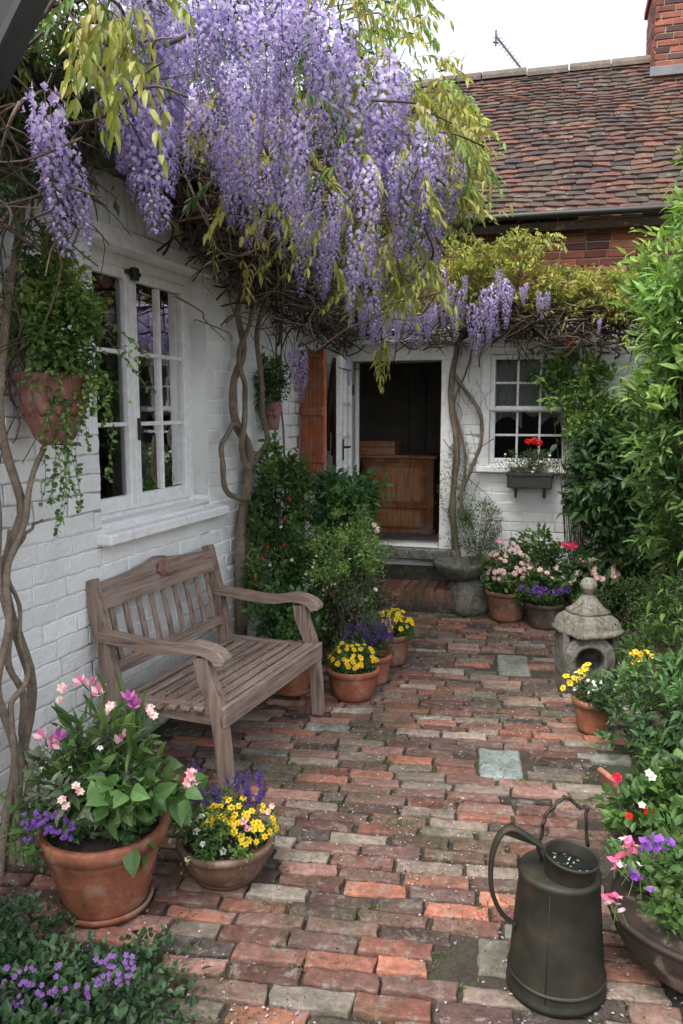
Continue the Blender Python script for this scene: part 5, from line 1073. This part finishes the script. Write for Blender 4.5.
# ================================================================== RIGHT SIDE PLANTING
def lance(c, r, n, cols, L=.08, W=.024, **k): return dict(c=A3(*c), r=r, n=n, L=L, W=W, cols=cols, k=2, droop=.4, up=.35, **k)
big = shrub('tall_bright_shrub', 'tall bright green shrub with narrow leaves at the right edge', (2.05, 4.15, 0),
    [lance((1.98, 4.15, 2.10), (.50, .5, .58), 8000, BRIGHT, clump=170, cr=.17), lance((1.96, 4.15, 1.5), (.48, .5, .58), 6000, BRIGHT + GREEN, clump=170, cr=.17), lance((2.02, 4.2, 2.62), (.34, .4, .36), 3000, BRIGHT, clump=40, cr=.2), lance((2.02, 4.1, .95), (.45, .45, .5), 3000, GREEN + BRIGHT[3:], clump=60, cr=.2), lance((2.6, 4.3, 1.8), (.5, .5, 1.1), 2600, BRIGHT, clump=60, cr=.2), lance((2.02, 3.95, .62), (.32, .35, .26), 1100, BRIGHT[1:] + GREEN, L=.06, W=.02, clump=40, cr=.2)], 40, .007)
dk = shrub('dark_evergreen_bush', 'dense dark green bush right of the back window', (2.05, 5.75, 0),
    [dict(c=A3(2.02, 5.8, 1.1), r=(.36, .3, .42), n=2200, L=.085, W=.04, cols=DARKG, clump=50, up=.1, k=2, droop=.5), dict(c=A3(2.1, 5.8, .65), r=(.42, .3, .4), n=1700, L=.085, W=.04, cols=DARKG, clump=40, up=.1, k=2), dict(c=A3(2.5, 5.7, 1.0), r=(.4, .35, .7), n=1800, L=.085, W=.04, cols=DARKG + GREEN, clump=40, up=.1, k=2), dict(c=A3(2.75, 5.5, 1.7), r=(.5, .4, .6), n=1800, L=.08, W=.036, cols=DARKG + GREEN, clump=40, up=.1, k=2)], 30, .008)
cr_ = shrub('climbing_rose', 'light green climbing rose with one red bloom on the wall by the back window', BW(1.95, 0, .08),
    [dict(c=BW(1.95, 1.75, .16), r=(.26, .14, .38), n=1500, L=.05, W=.028, cols=BRIGHT, clump=40, cr=.2, up=.2, k=2), dict(c=BW(2.15, 1.45, .22), r=(.34, .16, .3), n=1900, L=.05, W=.028, cols=GREEN + BRIGHT, clump=40, cr=.22, up=.2, k=2), dict(c=BW(1.72, 1.9, .16), r=(.16, .1, .2), n=240, L=.05, W=.026, cols=BRIGHT + GREEN, clump=16, cr=.2, up=.2, k=2)], 26, .004)
placed_fl(cr_, F_ger, 'flower', [(570, 344), (571, 341)], 6.0, .9)
fn = thing('low_shadow_fence', 'low black timber fence standing in for the dark shadow behind the back flower pots', 'fence', BW(2.4, 0, .40))  # black boards added where the dark shadow lies behind the pots
for q in range(4):
    mb = MB(); mb.bbox(BW, 1.95, 3.6, .05 + q * .125, .165 + q * .125, .39, .41, .003, (.012, .012, .013)); mb.build('board', M_black, fn)
for u in (2.0, 2.75, 3.55):
    mb = MB(); mb.bbox(BW, u, u + .06, 0, .58, .33, .388, .004, (.014, .013, .013)); mb.build('post', M_black, fn)
hd = shrub('low_hedge', 'low dark green mound of foliage behind the lantern at the bed edge', (2.05, 5.3, 0), [dict(c=A3(1.98, 5.35, .14), r=(.36, .26, .22), n=2600, L=.022, W=.014, cols=GREEN + DARKG, clump=60, cr=.22, up=.5), dict(c=A3(2.3, 5.2, .2), r=(.42, .3, .28), n=2200, L=.024, W=.014, cols=GREEN + DARKG, clump=50, cr=.22, up=.5), dict(c=A3(2.25, 5.6, .35), r=(.42, .25, .25), n=1500, L=.03, W=.014, cols=GREEN + [(.12, .08, .05)], clump=40, cr=.22, up=.5)], 10)
yd = shrub('yellow_daisy_plant', 'leafy plant with yellow flowers right of the stone lantern', (1.72, 4.35, 0), [dict(c=A3(1.70, 4.32, .20), r=(.24, .2, .22), n=2200, L=.03, W=.012, cols=BRIGHT[3:] + GREEN, clump=44, up=.5), dict(c=A3(1.95, 4.05, .28), r=(.26, .22, .3), n=1700, L=.04, W=.015, cols=BRIGHT[3:] + GREEN, clump=44, up=.5, k=2)], 20)
placed_fl(yd, F_pansy, 'flower', [(632, 655), (636, 652), (641, 654), (646, 652), (633, 662), (638, 660), (630, 668), (652, 656), (634, 672), (643, 660)], 4.15, .95)
fs = shrub('fern_leaved_shrub', 'spreading mid green ferny shrub at the right edge of the path', (1.55, 3.45, 0), [dict(c=A3(1.47, 3.5, .26), r=(.29, .27, .25), n=1700, L=.05, W=.017, cols=[(.06, .13, .045), (.08, .16, .05), (.05, .10, .04)], clump=60, cr=.2, up=.5, k=2, droop=.4), dict(c=A3(1.78, 3.45, .34), r=(.3, .3, .32), n=1500, L=.05, W=.017, cols=GREEN, clump=50, cr=.2, up=.5, k=2), dict(c=A3(1.42, 3.3, .12), r=(.16, .2, .13), n=700, L=.035, W=.014, cols=GREEN, clump=30, cr=.25, up=.5, k=2), dict(c=A3(1.7, 3.1, .2), r=(.3, .25, .2), n=1100, L=.04, W=.02, cols=DARKG + GREEN, clump=30, cr=.25, up=.4, k=2)], 30)
ed = thing('edging_tile', 'single terracotta edging tile leaning at the right edge of the path', 'edging tile', G(612, 790)); 
ef = Frame(G(611, 788), nrm(A3(.25, -1, 0)), nrm(A3(-.35, -.1, 1)), nrm(A3(1, .25, .3))); mb = MB(); mb.bbox(ef, -.06, .06, -.01, .075, -.012, .012, .006, (.42, .17, .11)); mb.build('tile', M_terra, ed)
gz = plant('geranium_patch', 'fresh green geraniums with small red flowers behind the brown planter', 'plant', (1.35, 2.75, 0))
foliage(gz, [dict(c=A3(1.22, 2.82, .12), r=(.22, .2, .17), n=900, L=.042, W=.034, cols=BRIGHT[3:] + [(.07, .16, .04)] + GREEN, clump=44, cr=.22, up=.6, k=3), dict(c=A3(1.45, 2.75, .2), r=(.24, .2, .2), n=800, L=.045, W=.036, cols=BRIGHT[3:] + GREEN, clump=40, cr=.22, up=.6, k=3), dict(c=A3(1.35, 2.5, .12), r=(.26, .2, .15), n=700, L=.04, W=.03, cols=GREEN, clump=36, cr=.25, up=.5, k=2), dict(c=A3(1.65, 2.6, .2), r=(.3, .3, .25), n=800, L=.045, W=.03, cols=GREEN + DARKG, clump=36, cr=.25, up=.5, k=2)])
placed_fl(gz, F_rose, 'flower', [(617, 778)], 2.66, .55); placed_fl(gz, F_ger, 'flower', [(629, 817), (617, 777), (648, 812)], 2.62, .5); placed_fl(gz, F_white, 'flower', [(649, 773), (652, 777), (642, 805)], 2.6, 1.3)
# brown planter bottom right
bc = A3(1.03, 2.10, 0)
pot('wide dark brown planter bowl at the bottom right, full of sweet peas', bc[0], bc[1], .275, .215, .12, (.030, .018, .012), name='planter_bowl', shape='bowl', rim=.02, lip=.012)
pc = bc + A3(0, 0, .215); pl = plant('sweet_peas', 'pink and violet sweet peas filling the brown planter bowl', 'plant', pc)
foliage(pl, [dict(c=pc + A3(-.08, .0, .07), r=(.20, .2, .15), n=1200, L=.036, W=.018, cols=GREEN + [(.09, .17, .05)], clump=50, cr=.22, up=.5, k=2), dict(c=pc + A3(.10, 0, .09), r=(.2, .2, .18), n=1100, L=.05, W=.03, cols=GREEN + [(.09, .17, .05)], clump=40, cr=.22, up=.5, k=3)], [dict(base=pc, c=pc + A3(-.05, 0, .12), r=(.24, .2, .16), n=30, rad=.002, col=(.10, .15, .05))])
for q, me, s_ in (((623, 840), F_peaw, 1), ((626, 848), F_peap, 1.1), ((632, 853), F_peap, 1.15), ((620, 858), F_peap, 1.1), ((616, 868), F_peap, 1.1), ((628, 842), F_peap, 1), ((636, 877), F_peav, 1.1), ((630, 872), F_peav, 1), ((645, 843), F_peav, 1), ((654, 845), F_peav, .9), ((660, 842), F_peav, 1.2), ((649, 848), F_peav, 1), ((652, 890), F_peav, .8), ((612, 897), F_peap, 1.1), ((616, 905), F_peap, 1), ((610, 904), F_peaw, 1), ((622, 912), F_peaw, .9), ((640, 866), F_peaw, .7), ((668, 842), F_peav, .9), ((634, 846), F_peap, 1), ((625, 856), F_peap, 1), ((614, 862), F_peap, 1), ((622, 866), F_peaw, 1), ((640, 880), F_peav, 1), ((633, 880), F_peav, 1), ((650, 838), F_peav, 1), ((657, 850), F_peav, 1), ((642, 852), F_peav, 1), ((606, 900), F_peap, 1), ((618, 898), F_peap, 1), ((664, 850), F_peav, 1), ((672, 845), F_peav, 1)):
    yy = 1.86 if q[1] < 940 else 1.95; placed_fl(pl, me, 'flower', [q], yy, s_, (rnd(-.4, .2), rnd(.0, .5), 1)) if q[1] < 940 else None

# ================================================================== WATERING CAN
wx, wy = .602, 2.065; wc = A3(wx, wy, 0); can = thing('watering_can', 'tall dark metal watering can with looped side handle, standing on the bricks', 'watering can', wc)
mb = MB(); mb.lathe(wc, [(.001, .012), (.128, .012), (.130, .001), (.136, .001), (.1365, .014), (.1335, .02), (.132, .03), (.118, .21), (.109, .325), (.112, .332), (.112, .342), (.107, .346), (.095, .350), (.05, .356), (.001, .357)], 64, wob=.0022); mb.tube([wc + A3(-.06, -.118, .03), wc + A3(-.051, -.098, .325)], .0012, 6); mb.lathe(wc, [(.1335, .045), (.1355, .050), (.1335, .055)], 64); mb.build('body', M_metal, can, smooth=True)
ncx = wc + A3(.018 - .046, -.036 + .023, 0); tl = nrm(A3(.12, -.06, 1)); X_ = nrm(np.cross(A3(0, 1, 0), tl)); Y_ = np.cross(tl, X_)
mb = MB(); mb.lathe(ncx, [(.062, .335), (.066, .36), (.071, .402), (.0745, .404), (.0745, .410), (.071, .412), (.0685, .406), (.064, .37), (.06, .345), (.001, .345)], 48, ax=(X_, Y_, tl)); mb.build('neck', M_metal, can, smooth=True)
mb = MB(); mb.lathe(ncx, [(.001, .375), (.066, .375)], 32, (.03, .035, .03), ax=(X_, Y_, tl)); nP = 34; a = rnd(0, 6.28, nP); r_ = .06 * np.sqrt(rnd(0, 1, nP)); P = ncx + (np.cos(a) * r_)[:, None] * X_ + (np.sin(a) * r_)[:, None] * Y_ + tl * .378
mb.leaves(P, rdir(nP) * A3(1, 1, .1), (0, 0, 1), rnd(.006, .014, nP), .006, pal(nP, [(.4, .4, .36), (.15, .22, .12), (.3, .33, .3)], .2)); mb.build('water', M_petal, can)
hy = wy
P = curve([onray(*q, hy - .02) for q in ((541, 846), (530, 838), (512, 828), (500, 835), (492, 856), (491, 885), (497, 905), (506, 918), (516, 924))], 50)
mb = MB(); mb.tube(P, np.interp(np.linspace(0, 1, 50), [0, .3, 1], [.016, .016, .010]), 12, flat=.5); mb.build('side_handle', M_metal, can, smooth=True)
mb = MB(); w1, w2, w3 = onray(497, 832, hy - .02), onray(541, 848, hy - .02), onray(512, 822, hy - .02); th_ = A3(0, .004, 0); mb.add([w1, w2, w3, w1 + th_, w2 + th_, w3 + th_], [[[0, 1, 2], [5, 4, 3]], [[0, 3, 4, 1], [1, 4, 5, 2], [2, 5, 3, 0]]], (.1, .08, .06)); mb.build('handle_web', M_metal, can)
P = curve([onray(*q, hy + .02 + d_) for *q, d_ in ((541, 862, 0), (539, 845, 0), (543, 826, 0), (545, 818, .01), (552, 808, .02), (561, 800, .03), (566, 797, .03), (575, 803, .03), (580, 808, .02), (587, 808, .01), (586, 822, 0), (588, 846, 0))], 60, .0022, 9)
mb = MB(); mb.tube(P, .0048, 8, wob=.2); mb.tube(P + A3(.002, .003, .003) * np.sin(np.arange(60) * .9)[:, None], .003, 6); mb.build('wire_handle', M_metal, can, smooth=True)

# ------------------------------------------------------------------ groups of repeated things
GR = {'terracotta_pot': 'terracotta flower pots around the courtyard', 'wisteria': 'wisterias trained over the cottage walls', 'trailing_plant': 'small plants growing in the wall pots'}
for o in bpy.data.objects:
    k_ = o.name.split('.')[0]
    if o.parent is None and k_ in GR: o['group'] = GR[k_]
